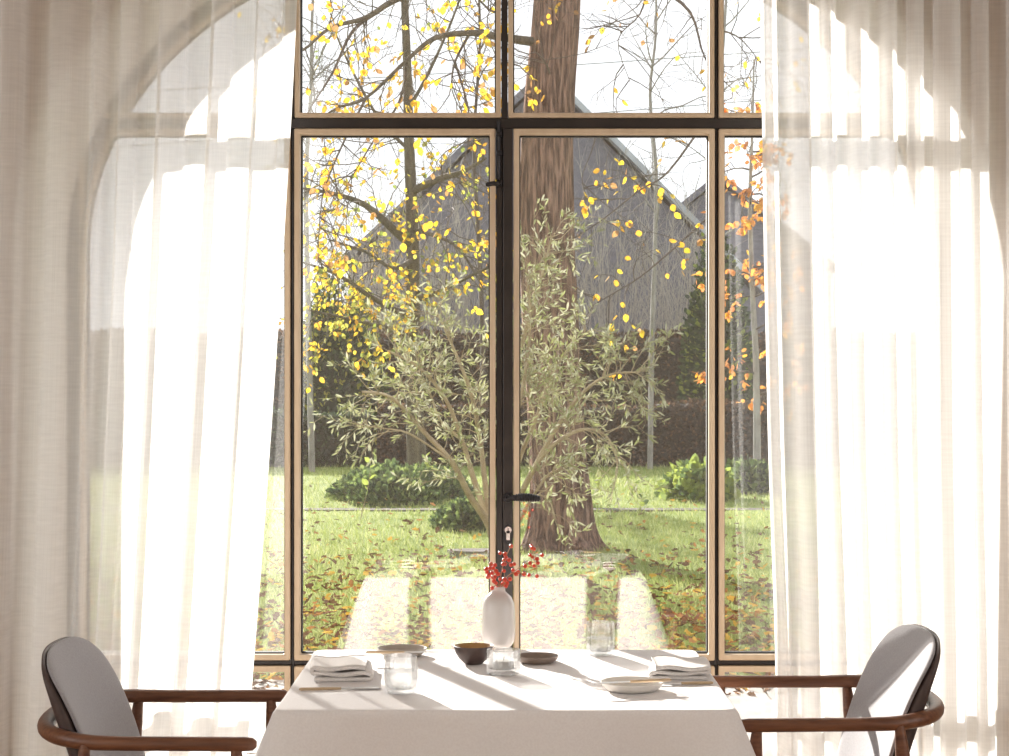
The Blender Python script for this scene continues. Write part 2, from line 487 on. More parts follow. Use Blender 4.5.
win = empty('window_1', (0, 0, 0))
tag(win, 'arched window with dark steel bars and tan timber beads', kind='structure')
fr = MB(); fr.ring([(x, max(z, 0.002)) for x, z in arch_profile(A_FR + 0.02, B_FR + 0.02)], [(x, max(z, Z_BT)) for x, z in arch_profile(A_GL, B_GL)], WY - 0.028, WY + 0.04)
fr.build('outer_frame', M['steel'], win, smooth=False)
def bar(name, x0, x1, z0, z1, parent=win, y0=WY - 0.022, y1=WY + 0.036):
    b = MB(); b.box(x0, x1, y0, y1, z0, z1)
    return bevel(b.build(name, M['steel'], parent, smooth=False), 0.002)
TT = 0.0125               # half height of the transom
zc = SPRING + B_GL * math.sqrt(1 - (XM / A_GL) ** 2)
bar('transom', -A_GL + 0.02, A_GL - 0.02, Z_TR - TT, Z_TR + TT, y0=WY - 0.03)
for s in (-1, 1):
    bar('mullion', s * XM - 0.004, s * XM + 0.004, Z_BT, Z_TR - TT)
    bar('mullion', s * XM - 0.0045, s * XM + 0.0045, Z_TR + TT, zc)
    xs = sorted((s * (XM + 0.004), s * A_GL))
    bar('rail', xs[0], xs[1], Z_RL - 0.006, Z_RL + 0.006)
    glazed(win, xs[0], xs[1], Z_RL + 0.006, Z_TR - TT)
    glazed(win, xs[0], xs[1], Z_BT, Z_RL - 0.006)
    glazed(win, xs[0], xs[1], Z_TR + TT, 9, 0.0135)
    xs = sorted((s * (XM - 0.0045), s * 0.008))
    glazed(win, xs[0], xs[1], Z_TR + TT, 9, 0.0135)
bar('mullion', -0.008, 0.008, Z_TR + TT, SPRING + B_GL, y0=WY - 0.03)

# left leaf meets the right leaf in a dark centre stile
for s, nm, lab in ((-1, 'door_1', 'left glazed leaf of the dark french doors'), (1, 'door_2', 'right glazed leaf of the french doors carrying handle and lock')):
    d = tag(empty(nm), lab, kind='structure')
    xs = sorted((s * (XM - 0.004), s * 0.021))
    b = bar('rail', xs[0], xs[1], Z_RL - 0.006, Z_RL + 0.006, d)
    glazed(d, xs[0], xs[1], Z_RL + 0.006, Z_TR - TT, 0.0155, 0.004)
    glazed(d, xs[0], xs[1], Z_BT, Z_RL - 0.006, 0.0155, 0.004)
    if s < 0:
        bar('stile', -0.021, -0.004, Z_BT, Z_TR - TT, d, WY - 0.030, WY + 0.036)
        # surface bolt at the head of the leaf
        m = MB(); m.tube([(-0.014, WY - 0.040, Z_TR + 0.004), (-0.014, WY - 0.040, Z_TR - 0.150)], 0.0045, 8)
        rod = m.build('bolt_rod', M['iron'], d)
        for zz in (0.028, 0.075, 0.150):
            m = MB(); m.box(-0.021, -0.006, WY - 0.047, WY - 0.028, Z_TR - zz - 0.006, Z_TR - zz + 0.006)
            bevel(m.build('bolt_bracket', M['iron'], rod, smooth=False), 0.002)
        m = MB(); m.tube(smooth_path([(-0.014, WY - 0.042, Z_TR - 0.145), (-0.018, WY - 0.062, Z_TR - 0.152), (-0.030, WY - 0.074, Z_TR - 0.154), (-0.046, WY - 0.074, Z_TR - 0.157)], 3), [0.006] * 9 + [0.004], 8)
        m.build('bolt_lever', M['iron'], rod)
    else:
        bar('stile', -0.004, 0.021, Z_BT, Z_TR - TT, d, WY - 0.038, WY + 0.036)
        hz = CZ - 0.306
        m = MB(); m.tube([(0.0085, WY - 0.038, hz), (0.0085, WY - 0.044, hz)], [0.012, 0.011], 20)
        m.tube([(0.0085, WY - 0.044, hz), (0.0085, WY - 0.085, hz)], 0.0065, 12)
        hd = m.build('handle', M['iron'], d)
        pts, rr = [], []
        for i in range(57):
            t = i / 56
            pts.append((0.004 + 0.084 * t, WY - 0.086 - 0.004 * math.sin(math.pi * t), hz + 0.004 * math.sin(math.pi * t)))
            body = 0.0055 + 0.0068 * max(0, math.sin(math.pi * min(1, max(0, (t - 0.10) / 0.95)))) ** 0.8
            rr.append(body * (1 + (0.09 * math.sin(i * math.pi / 2) if t > 0.2 else 0)))
        rr[-1] = 0.003
        m = MB(); m.tube(pts, rr, 14, flat=0.85)
        m.build('lever', M['iron'], hd)
        lz = CZ - 0.392
        m = MB()
        m.tube([(0.009, WY - 0.0385, lz + 0.006), (0.009, WY - 0.0415, lz + 0.006)], 0.0085, 20)
        m.box(0.0046, 0.0134, WY - 0.0415, WY - 0.038, lz - 0.019, lz + 0.004)
        lk = m.build('lock_cylinder', M['chrome'], d)
        m = MB(); m.box(0.0082, 0.0098, WY - 0.0420, WY - 0.0412, lz + 0.002, lz + 0.012)
        m.build('key_slot', M['gasket'], lk, smooth=False)
        m = MB(); m.ring([(0.009 + 0.0125 * math.cos(i * math.pi / 12), lz - 0.004 + 0.026 * math.sin(i * math.pi / 12)) for i in range(24)],
                         [(0.009 + 0.0092 * math.cos(i * math.pi / 12), lz - 0.004 + 0.0205 * math.sin(i * math.pi / 12)) for i in range(24)], WY - 0.0405, WY - 0.038)
        m.build('escutcheon', M['iron'], d)

# ------------------------------------------------------------------ sheer curtains
def curtain(name, label, x_out, edge, n_folds, seed, side):
    """edge: list of (z, x) of the free edge; x_out: fixed outer edge"""
    rr = random.Random(seed)
    zt, zb = 2.86, 0.012
    # irregular pleats: widths and depths
    wd = [rr.uniform(0.55, 1.5) for _ in range(n_folds)]
    tot = sum(wd)
    us, acc = [0], 0
    for w in wd:
        acc += w / tot; us.append(acc)
    amp = [rr.uniform(0.016, 0.050) for _ in range(n_folds)]
    over = [rr.choice([0.05, 0.15, 0.35, 0.8] if side > 0 else [0.1, 0.35, 0.75, 1.0]) for _ in range(n_folds)]
    per, rows = 20, 44
    zs = [zt + (zb - zt) * (i / (rows - 1)) for i in range(rows)]
    es = sorted(edge, reverse=True)
    def ex(z):
        for (z0, x0), (z1, x1) in zip(es, es[1:]):
            if z1 <= z <= z0:
                return x0 + (x1 - x0) * (z0 - z) / (z0 - z1)
        return es[0][1] if z > es[0][0] else es[-1][1]
    ph = [rr.uniform(0, 6.28) for _ in range(n_folds)]
    vs, uv = [], []
    cols = n_folds * per + 1
    for z in zs:
        h = (zt - z) / (zt - zb)
        for c in range(cols):
            k = min(c // per, n_folds - 1)
            t = c / per - k
            # blend pleat size to its neighbours so that the cloth stays continuous
            k2 = min(max(k + (1 if t > 0.5 else -1), 0), n_folds - 1)
            bl = abs(t - 0.5)
            A = amp[k] * (1 - bl) + amp[k2] * bl
            O = over[k] * (1 - bl) + over[k2] * bl
            sway = 0.10 * math.sin(2.2 * h + ph[k]) * (1 - bl) + 0.10 * math.sin(2.2 * h + ph[k2]) * bl
            u = us[k] + (us[k + 1] - us[k]) * t
            wfold = (us[k + 1] - us[k])
            span = ex(z) - x_out
            spread = 0.75 + 0.35 * h
            x = x_out + span * (u + wfold * (O * 0.30 * math.sin(4 * math.pi * t) + 0.16 * sway))
            y = 4.43 + A * spread * math.cos(2 * math.pi * t) + 0.012 * math.sin(3.1 * h + 9 * u) + 0.01 * math.sin(40 * u + 2 * h)
            vs.append((x, y, z)); uv.append((c / cols, h))
    fs = [(r * cols + c, r * cols + c + 1, (r + 1) * cols + c + 1, (r + 1) * cols + c) for r in range(rows - 1) for c in range(cols - 1)]
    me = bpy.data.meshes.new(name)
    me.from_pydata(vs, [], fs)
    me.materials.append(M['sheer'])
    me.polygons.foreach_set('use_smooth', [True] * len(fs))
    ul = me.uv_layers.new(name='UVMap')
    li = np.empty(len(me.loops), dtype=np.int32); me.loops.foreach_get('vertex_index', li)
    ul.data.foreach_set('uv', np.array(uv, dtype=np.float32)[li].ravel())
    o = link('panel', me)
    root = empty(name, ((x_out + es[-1][1]) / 2, 4.43, 0))
    o.parent = root
    o.matrix_parent_inverse = Matrix.Translation(root.location).inverted()
    m = MB(); m.tube([((x_out + es[0][1]) / 2 - 0.65 - root.location.x, 0, 2.885), ((x_out + es[0][1]) / 2 + 0.65 - root.location.x, 0, 2.885)], 0.012, 10)
    m.build('curtain_rail', M['steel'], root)
    tag(root, label, 'curtain', 'sheer curtains at the arched window')

def edge_of(pts, d=4.43):
    return [(at(px, py, d).z, at(px, py, d).x) for px, py in pts]
curtain('sheer_curtain', 'white sheer linen curtain hanging left of the doors, behind the shaded grey chair', -1.62,
        edge_of([(297, -160), (296, 0), (291, 110), (283, 250), (272, 420), (262, 560), (247, 756), (232, 930)]), 11, 5, -1)
curtain('sheer_curtain', 'white sheer linen curtain hanging right of the doors, behind the sunlit chair', 1.62,
        edge_of([(761, -160), (762, 0), (765, 250), (769, 450), (775, 620), (778, 756), (780, 930)]), 13, 23, 1)

# ------------------------------------------------------------------ table and cloth
TZ = 0.75
TX0, TX1, TY0, TY1 = -0.398, 0.402, 3.335, 4.065
tcx, tcy = (TX0 + TX1) / 2, (TY0 + TY1) / 2
tbl = tag(empty('dining_table', (tcx, tcy, 0)), 'wooden dining table hidden under the white tablecloth', 'table')
m = MB(); m.box(-0.39, 0.39, -0.355, 0.355, 0.715, 0.746)
bevel(m.build('tabletop', M['walnut'], tbl, smooth=False), 0.006)
for sx in (-1, 1):
    for sy in (-1, 1):
        m = MB(); m.tube([(sx * 0.33, sy * 0.30, 0), (sx * 0.34, sy * 0.31, 0.715)], [0.018, 0.027], 14)
        m.build('leg', M['walnut'], tbl)

def make_cloth():
    hx, hy, rc = (TX1 - TX0) / 2, (TY1 - TY0) / 2, 0.022
    per = []                                      # (x, y, nx, ny, cornerness, s)
    ns, nc = 40, 10
    cs = [(hx - rc, -hy + rc, -90), (hx - rc, hy - rc, 0), (-hx + rc, hy - rc, 90), (-hx + rc, -hy + rc, 180)]
    for k in range(4):
        cxk, cyk, a0 = cs[k]
        for i in range(nc):
            an = math.radians(a0 + 90 * i / (nc - 1))
            per.append((cxk + rc * math.cos(an), cyk + rc * math.sin(an), math.cos(an), math.sin(an)))
        cx2, cy2, _ = cs[(k + 1) % 4]
        an = math.radians(a0 + 90)
        p0 = (cxk + rc * math.cos(an), cyk + rc * math.sin(an)); p1 = (cx2 + rc * math.cos(an), cy2 + rc * math.sin(an))
        for i in range(1, ns):
            t = i / ns
            per.append((p0[0] + (p1[0] - p0[0]) * t, p0[1] + (p1[1] - p0[1]) * t, math.cos(an), math.sin(an)))
    n = len(per)
    def corner(x, y):
        d = math.hypot(hx - abs(x), hy - abs(y))
        return math.exp(-(d / 0.085) ** 2)
    drops = [0, 0.003, 0.008, 0.02, 0.04, 0.07, 0.11, 0.16, 0.22, 0.29, 0.37, 0.45]
    vs, fs = [], []
    for sc in (0.35, 0.7, 0.93, 0.985):
        for (x, y, nx, ny) in per:
            vs.append((x * sc, y * sc, 0.0012 * math.sin(9 * x * sc + 1) * math.sin(7 * y * sc)))
    for h in drops:
        for (x, y, nx, ny) in per:
            c = corner(x, y)
            s = math.atan2(y, x)
            wave = math.sin(13 * x + 17 * y + 0.7) * 0.010 + math.sin(29 * (x - y)) * 0.004
            fall = min(h, 0.12) * 0.10
            flare = c * (0.30 * h + 0.10 * h * h) - 0.06 * h * math.exp(-((math.hypot(hx - abs(x), hy - abs(y)) - 0.16) / 0.06) ** 2)
            r = 0.004 * min(1, h / 0.008) + fall + wave * min(1, h / 0.20) + flare
            z = -h if h > 0.003 else -h * 0.6
            vs.append((x + nx * r, y + ny * r, z))
    lv = len(drops) + 4
    vs.append((0, 0, 0)); ci = len(vs) - 1
    for j in range(n):
        fs.append((ci, j, (j + 1) % n))
    for l in range(lv - 1):
        for j in range(n):
            j2 = (j + 1) % n
            fs.append((l * n + j, (l + 1) * n + j, (l + 1) * n + j2, l * n + j2))
    mbx = MB(); mbx.add(vs, fs)
    o = mbx.build('tablecloth', M['linen'], sharp=False)
    o.location = (tcx, tcy, TZ)
    so = o.modifiers.new('solid', 'SOLIDIFY'); so.thickness = 0.0018; so.offset = -1
    tag(o, 'white linen tablecloth draped to soft corner folds over the table', 'tablecloth')
make_cloth()

# ------------------------------------------------------------------ armchairs
def make_chair(label, loc, rz):
    """local frame: x = 0 at the back of the arm ring, the sitter looks along +x"""
    t = tag(empty('armchair', loc, rz), label, 'chair', 'armchairs facing each other across the table')
    AZ, HW = 0.658, 0.258
    path = []
    for x in (0.462, 0.455, 0.44, 0.38, 0.30, 0.22):
        path.append((x, -HW - 0.006 * (x - 0.22) / 0.24, AZ))
    for i in range(1, 24):
        th = math.pi * i / 24
        path.append((0.20 - 0.168 * abs(math.sin(th)) ** 0.8, -HW * math.copysign(abs(math.cos(th)) ** 0.8, math.cos(th)), AZ + 0.008 * math.sin(th)))
    path += [(p[0], -p[1], p[2]) for p in reversed(path[:6])]
    rad = []
    for i, p in enumerate(path):
        b = 0.0135 + 0.0030 * max(0, 1 - p[0] / 0.2)
        rad.append(b)
    rad[0] = rad[-1] = 0.006; rad[1] = rad[-2] = 0.0118
    m = MB(); m.tube(path, rad, 16)
    m.build('arm_ring', M['walnut'], t)
    for s in (-1, 1):
        m = MB(); m.tube([(0.452, s * 0.245, 0), (0.436, s * 0.255, 0.42), (0.428, s * 0.260, 0.60), (0.424, s * 0.262, 0.656)], [0.010, 0.0165, 0.0145, 0.009], 14)
        m.build('leg', M['walnut'], t)
        m = MB(); m.tube([(0.075, s * 0.245, 0), (0.125, s * 0.255, 0.42), (0.142, s * 0.258, 0.60), (0.148, s * 0.258, 0.656)], [0.010, 0.0165, 0.0140, 0.0095], 14)
        m.build('leg', M['walnut'], t)
        m = MB(); m.tube([(0.12, s * 0.250, 0.395), (0.44, s * 0.250, 0.395)], 0.012, 12)
        m.build('side_rail', M['walnut'], t)
    for x in (0.12, 0.44):
        m = MB(); m.tube([(x, -0.25, 0.395), (x, 0.25, 0.395)], 0.012, 12)
        m.build('cross_rail', M['walnut'], t)
    def pad(x_off, thick, grow, taper, shell=0.0):
        nx, nz = 16, 18
        z0, z1 = 0.44, 0.808
        mbx = MB(); F_, B_ = [], []
        for j in range(nz + 1):
            tt = j / nz
            for i in range(nx + 1):
                s = -1 + 2 * i / nx
                # rounded upper corners
                top = max(0.0, (tt - 0.62) / 0.38)
                w = (0.222 + grow - 0.014 * tt) * (1 - 0.17 * top ** 6)
                low = max(0.0, (0.12 - tt) / 0.12)
                w *= 1 - 0.06 * low ** 2
                y = s * w
                z = z0 + (z1 + grow - z0) * tt - 0.022 * (s ** 4) * top ** 2
                q = 1 - tt
                lean = 0.026 + 0.215 * q - 0.090 * q * q
                cx_ = lean + 0.024 * (s * s) + x_off + 0.011 * shell * top ** 1.5          # concave towards the sitter
                ed = max(abs(s), top ** 1.0 if tt > 0.62 else 0, 1 - tt / 0.1 if tt < 0.1 else 0)
                th = thick * (1 - 0.80 * shell * top ** 1.5) * (1 - taper * max(0, (ed - 0.8) / 0.2) ** 2)
                F_.append((cx_ + th / 2, y, z)); B_.append((cx_ - th / 2, y, z))
        n = (nx + 1) * (nz + 1)
        fs = []
        for j in range(nz):
            for i in range(nx):
                a = j * (nx + 1) + i
                fs.append((a, a + 1, a + nx + 2, a + nx + 1))
                fs.append((n + a, n + a + nx + 1, n + a + nx + 2, n + a + 1))
        loop = [i for i in range(nx + 1)] + [j * (nx + 1) + nx for j in range(1, nz + 1)] + [nz * (nx + 1) + i for i in range(nx - 1, -1, -1)] + [j * (nx + 1) for j in range(nz - 1, 0, -1)]
        for a, b in zip(loop, loop[1:] + loop[:1]):
            fs.append((a, n + a, n + b, b))
        mbx.add(F_ + B_, fs)
        return mbx
    bk = pad(0.0095, 0.013, 0.0, 0.35).build('backrest', M['uphol'], t, sharp=False)
    bk.modifiers.new('sub', 'SUBSURF').render_levels = 1
    sh = pad(-0.0115, 0.034, 0.0, 0.10, 1.0).build('back_shell', M['back_brown'], bk, sharp=False)
    sh.modifiers.new('sub', 'SUBSURF').render_levels = 1
    m = MB()
    nx, ny = 12, 12
    tp, bt = [], []
    for j in range(ny + 1):
        for i in range(nx + 1):
            u, v = -1 + 2 * i / nx, -1 + 2 * j / ny
            x = 0.285 + 0.170 * u; y = (0.245 + 0.01 * u) * v
            x -= 0.02 * u * v ** 4; e = max(abs(u), abs(v))
            tp.append((x, y, 0.470 - 0.020 * max(0, (e - 0.6) / 0.4) ** 3 - 0.004 * (1 - e))); bt.append((x, y, 0.408))
    n = (nx + 1) * (ny + 1); fs = []
    for j in range(ny):
        for i in range(nx):
            a = j * (nx + 1) + i
            fs.append((a, a + 1, a + nx + 2, a + nx + 1)); fs.append((n + a, n + a + nx + 1, n + a + nx + 2, n + a + 1))
    loop = [i for i in range(nx + 1)] + [j * (nx + 1) + nx for j in range(1, ny + 1)] + [ny * (nx + 1) + i for i in range(nx - 1, -1, -1)] + [j * (nx + 1) for j in range(ny - 1, 0, -1)]
    for a, b in zip(loop, loop[1:] + loop[:1]):
        fs.append((a, n + a, n + b, b))
    m.add(tp + bt, fs)
    m.build('seat', M['uphol'], t)
make_chair('walnut armchair with shaded grey backrest left of the table', (-0.915, 3.77, 0), 0.0)
make_chair('walnut armchair with sunlit grey backrest right of the table', (0.905, 3.965, 0), math.pi + 0.02)

# ------------------------------------------------------------------ things on the table
def td(py):                      # depth of a table-top point seen at image row py
    return F * (CZ - TZ) / (py - CY)
def tp(px, py):
    d = td(py)
    return ((px - CX) / F * d, d, TZ + 0.0005)

# vase
vs = tag(empty('vase', tp(498.5, 647)), 'white ceramic bottle vase holding red berry sprigs', 'vase')
m = MB()
m.lathe([(0.001, 0.0), (0.024, 0.0), (0.028, 0.003), (0.0335, 0.012), (0.0358, 0.026), (0.0362, 0.05), (0.0358, 0.075), (0.0335, 0.094), (0.0275, 0.107), (0.0185, 0.115), (0.0148, 0.119), (0.0143, 0.123), (0.0150, 0.1285),
         (0.0140, 0.1290), (0.0125, 0.122), (0.0130, 0.116), (0.019, 0.107), (0.026, 0.094), (0.030, 0.07), (0.031, 0.03), (0.027, 0.008), (0.001, 0.006)], 48)
m.build('body', M['ceramic'], vs)

# berry sprigs: stem with drooping side twigs, every berry its own part
ico = None
def berry_mesh():
    mb_ = MB()
    mb_.lathe([(0.0003, -0.0046), (0.0024, -0.0040), (0.0043, -0.0018), (0.0047, 0.0004), (0.0040, 0.0027), (0.0020, 0.0042), (0.0007, 0.0045), (0.0011, 0.0054), (0.0002, 0.0056)], 10)
    return mb_.mesh('berry', M['berry'])
ico = berry_mesh()
VX, VY, VZ = tp(498.5, 647)
def vp(px, py, dd=0.0):
    return at(px, py, VY + dd)
sprigs = [
    ('red berry sprig arching out to the right from the vase', [(499, 592), (506, 578), (516, 570), (526, 564), (536, 562)],
     [(525, 566), (530, 563), (534, 566), (538, 563), (533, 557), (530, 555), (537, 559), (542, 555), (532, 548), (534, 549), (531, 546), (529, 575), (524, 574), (537, 576), (518, 572), (516, 574), (513, 570)], 0.01),
    ('tallest red berry sprig standing straight up in the vase', [(499, 592), (501, 575), (504, 562), (508, 552), (511, 546)],
     [(511, 546), (505, 554), (500, 553), (506, 557), (504, 560), (505, 564), (511, 565), (514, 564), (503, 564), (509, 560)], -0.008),
    ('dense red berry sprig leaning left over the vase rim', [(497, 592), (494, 580), (491, 571), (489, 564)],
     [(487, 572), (490, 568), (492, 573), (495, 565), (493, 568), (489, 575), (493, 577), (496, 571), (486, 569), (491, 564), (495, 577), (498, 574), (494, 581), (488, 577)], -0.012),
    ('short red berry sprig low at the front of the vase neck', [(499, 593), (501, 587), (505, 583)],
     [(492, 588), (497, 588), (498, 592), (505, 580), (507, 583), (503, 584), (506, 586), (510, 579), (504, 579), (496, 583), (500, 579), (504, 571)], -0.02),
]
for lab, stem, bs, dd in sprigs:
    root = tag(empty('berry_sprig', (VX, VY, VZ + 0.05)), lab, 'berry sprig', 'berry sprigs in the vase')
    org = root.location
    m = MB()
    sp = [Vector((VX, VY, VZ + 0.05))] + [vp(x, y, dd * (i + 1) / len(stem)) for i, (x, y) in enumerate(stem)]
    sp[1] = Vector((VX + (sp[1].x - VX) * 0.5, VY + dd * 0.3, VZ + 0.122))
    spp = smooth_path(sp, 4)
    m.tube([p - org for p in spp], [0.0016 - 0.0008 * i / len(spp) for i in range(len(spp))], 6)
    rr = random.Random(lab)
    ends = []
    for (x, y) in bs:
        p = vp(x, y, dd + rr.uniform(-0.016, 0.016))
        q = min(spp[6:], key=lambda s_: (s_ - p).length + (0.02 if s_.z > p.z + 0.004 else 0))
        mid = (p + q) / 2 + Vector((0, 0, 0.004))
        m.tube([q - org, mid - org, p - org], [0.0009, 0.0007, 0.0006], 5)
        ends.append((p, p - mid))
    m.build('stem', M['berry_stem'], root)
    for p, dr in ends:
        b = link('berry', ico, root)
        b.location = p - org
        b.rotation_euler = dr.to_track_quat('Z', 'Y').to_euler()
        s_ = rr.uniform(0.85, 1.12); b.scale = (s_, s_, s_)

# dark bowl
bw = tag(empty('bowl', tp(473.5, 664)), 'small dark brown bowl with ochre rim beside the vase', 'bowl')
m = MB(); m.lathe([(0.001, 0.0), (0.0175, 0.0), (0.0195, 0.002), (0.029, 0.011), (0.0365, 0.023), (0.0398, 0.035), (0.0398, 0.0365), (0.0388, 0.037)], 40)
m.build('body', M['bowl_out'], bw)
m = MB(); m.lathe([(0.0390, 0.0369), (0.0372, 0.0355), (0.033, 0.022), (0.025, 0.011), (0.012, 0.006), (0.001, 0.005)], 40)
m.build('glazed_inside', M['bowl_in'], bw)

def dish(name, label, loc, r, h, mt, group=None):
    o = tag(empty(name, loc), label, 'plate', group)
    m_ = MB(); m_.lathe([(0.001, 0.0), (r * 0.70, 0.0), (r * 0.78, 0.0015), (r * 0.95, h * 0.55), (r, h * 0.94), (r * 0.992, h), (r * 0.955, h * 0.97)], 48)
    m_.build('body', mt, o)
    m_ = MB(); m_.lathe([(r * 0.956, h * 0.97), (r * 0.90, h * 0.55), (r * 0.78, 0.0048), (r * 0.70, 0.004), (0.001, 0.004)], 48)
    m_.build('well', mt, o)
dish('plate', 'taupe brown shallow dish right of the vase', tp(537, 663), 0.0435, 0.0155, M['taupe'])
dish('plate', 'ivory side plate near the front right edge carrying a knife', tp(632, 690.5), 0.0585, 0.017, M['plate_white'], 'side plates')
dish('plate', 'shaded side plate at the far left table edge carrying a knife', tp(402, 655.5), 0.0520, 0.016, M['plate_shade'], 'side plates')

def tumbler(label, loc, water):
    o = tag(empty('water_glass', loc), label, 'glass', 'water glasses')
    m_ = MB()
    m_.lathe([(0.001, 0.0), (0.022, 0.0), (0.0255, 0.002), (0.0290, 0.010), (0.0312, 0.026), (0.0308, 0.045), (0.0290, 0.068), (0.0285, 0.069), (0.0279, 0.068),
              (0.0297, 0.045), (0.0301, 0.026), (0.0280, 0.014), (0.022, 0.0085), (0.001, 0.008)], 44)
    m_.build('body', M['glass'], o)
    m_ = MB()
    m_.lathe([(0.001, 0.0086), (0.0215, 0.0090), (0.0275, 0.0146), (0.0297, 0.026), (0.0295, water * 0.93), (0.0292, water), (0.001, water)], 40)
    m_.build('water', M['water'], o)
tumbler('clear tumbler with water on the front left of the cloth', tp(401, 693), 0.040)
tumbler('clear tumbler half full of water behind the ivory plate', tp(600.5, 655), 0.035)

cg = tag(empty('candle_glass', tp(503.5, 674)), 'thick clear glass with a white tealight in front of the vase', 'candle holder')
m = MB(); m.lathe([(0.001, 0.0), (0.030, 0.0), (0.0325, 0.002), (0.0330, 0.006), (0.0330, 0.046), (0.0315, 0.048), (0.0298, 0.046), (0.0292, 0.014), (0.027, 0.011), (0.001, 0.010)], 44)
m.build('body', M['glass'], cg)
m = MB(); m.lathe([(0.001, 0.0106), (0.0200, 0.0106), (0.0203, 0.012), (0.0203, 0.024), (0.0185, 0.026), (0.001, 0.0255)], 32)
cd = m.build('candle', M['wax'], cg)
m = MB(); m.tube([(0, 0, 0.0250), (0.0006, 0, 0.030), (0.0018, 0, 0.0335)], 0.0006, 6)
m.build('wick', M['wick'], cd)

# folded napkins
def napkin(label, loc, rz, w, dep, layers, th, flip):
    prof = []
    lh = th * 1.25
    for k in range(layers):
        z = th * 0.55 + k * lh
        xs = np.linspace(0, w - 0.008 * (k % 2), 9)
        if k % 2: xs = xs[::-1]
        for x in xs:
            prof.append(Vector((x - w / 2, 0, z + 0.0022 * math.sin(7 * x / w + 1.3 * k) * (k > 0))))
        if k < layers - 1:
            s = 1 if k % 2 == 0 else -1
            xe = prof[-1].x
            for i in range(1, 6):
                an = -math.pi / 2 + math.pi * i / 6
                prof.append(Vector((xe + s * lh * 0.55 * math.cos(an), 0, z + lh / 2 + lh / 2 * math.sin(an))))
    nrm = []
    for i in range(len(prof)):
        t_ = (prof[min(i + 1, len(prof) - 1)] - prof[max(i - 1, 0)]).normalized()
        nrm.append(Vector((-t_.z, 0, t_.x)))
    ny = 8
    vs_, fs_ = [], []
    np_ = len(prof)
    for j in range(ny + 1):
        v = j / ny
        for sgn in (1, -1):
            for i, (p, nn) in enumerate(zip(prof, nrm)):
                q = p + nn * (sgn * th * 0.42)
                sw = 0.0030 * math.sin(3 * v + i * 0.11)
                sag = 1 - 0.16 * v
                vs_.append((q.x + sw, (v - 0.5) * dep + 0.002 * math.sin(i * 0.35), q.z * sag))
    rown = 2 * np_
    for j in range(ny):
        for i in range(np_ - 1):
            a = j * rown + i
            fs_.append((a, a + 1, a + rown + 1, a + rown))
            b = a + np_
            fs_.append((b, b + rown, b + rown + 1, b + 1))
        for e in (0, np_ - 1):
            a = j * rown + e; b = a + np_
            fs_.append((a, a + rown, b + rown, b))
    for j in (0, ny):
        for i in range(np_ - 1):
            a = j * rown + i; b = a + np_
            fs_.append((a, b, b + 1, a + 1))
    mb_ = MB(); mb_.add(vs_, fs_)
    o = mb_.build('napkin', M['napkin'], sharp=False)
    o.location = loc; o.rotation_euler = (0, 0, rz)
    if flip: o.scale.x = -1
    tag(o, label, 'napkin', 'folded linen napkins')
x, y, z = tp(341, 677); napkin('folded linen napkin at the left place, shaded front fold', (x, y + 0.02, z), 0.06, 0.100, 0.175, 3, 0.0085, False)
x, y, z = tp(679, 677); napkin('folded linen napkin at the right place, beside the ivory plate', (x + 0.004, y + 0.04, z), -0.05, 0.100, 0.170, 3, 0.0072, True)

def knife(label, p0, p1, zr, grip_at_start):
    p0 = Vector(p0); p1 = Vector(p1)
    if not grip_at_start: p0, p1 = p1, p0
    L = (p1 - p0); ln = L.length
    root = tag(empty('knife', p0), label, 'knife', 'table knives')
    root.rotation_euler = L.to_track_quat('X', 'Z').to_euler()
    m_ = MB()
    g = ln * 0.52
    m_.tube([(0, 0, zr), (0.004, 0, zr), (g * 0.5, 0, zr), (g, 0, zr)], [0.0025, 0.0042, 0.0044, 0.0034], 12, flat=0.7)
    m_.build('grip', M['knife_wood'], root)
    m_ = MB()
    top = [(g - 0.004, 0.0026), (g + 0.012, 0.0030), (ln * 0.72, 0.0062), (ln * 0.88, 0.0068), (ln * 0.97, 0.0046), (ln, 0.0)]
    bot = [(x_, -y_ * 0.55) for x_, y_ in reversed(top[:-1])]
    poly = top + bot
    n_ = len(poly)
    vv = [(a, b, zr + 0.0007) for a, b in poly] + [(a, b, zr - 0.0007) for a, b in poly]
    ff = [tuple(range(n_)), tuple(range(2 * n_ - 1, n_ - 1, -1))] + [(i, (i + 1) % n_, n_ + (i + 1) % n_, n_ + i) for i in range(n_)]
    m_.add(vv, ff)
    m_.build('blade', M['blade'], root, smooth=False)
def tpz(px, py, z):
    d = F * (CZ - z) / (py - CY)
    return at(px, py, d)
knife('bamboo handled knife lying before the left napkin', tp(299, 691.5), tp(380, 690), 0.0038, True)
knife('knife lying across the ivory plate near the table front', tpz(592, 685, TZ + 0.0185), tpz(671, 681.5, TZ + 0.0185), 0.0032, False)
knife('knife resting on the shaded plate at the far left edge', tpz(366, 653.8, TZ + 0.0185), tpz(440, 653.6, TZ + 0.0185), 0.0032, True)
knife('dark knife lying against the right napkin', tp(652, 686.0), tp(713, 685.0), 0.0038, False)

# ------------------------------------------------------------------ garden: ground
mb = MB()
nx, ny = 40, 60
xs = np.linspace(-45, 45, nx); ys = 5.0 + (np.linspace(0, 1, ny) ** 1.6) * 110
for yv in ys:
    for xv in xs:
        dz = 0.02 * math.sin(xv * 0.9 + yv * 0.37) * math.sin(yv * 0.53) if yv > 9 else 0
        mb.v.append((float(xv), float(yv), GZ + dz))
mb.f = [(j * nx + i, j * nx + i + 1, (j + 1) * nx + i + 1, (j + 1) * nx + i) for j in range(ny - 1) for i in range(nx - 1)]
mb.mi = [0] * len(mb.f)
tag(mb.build('lawn', M['lawn'], sharp=False), 'green lawn of the garden beyond the window', kind='structure')

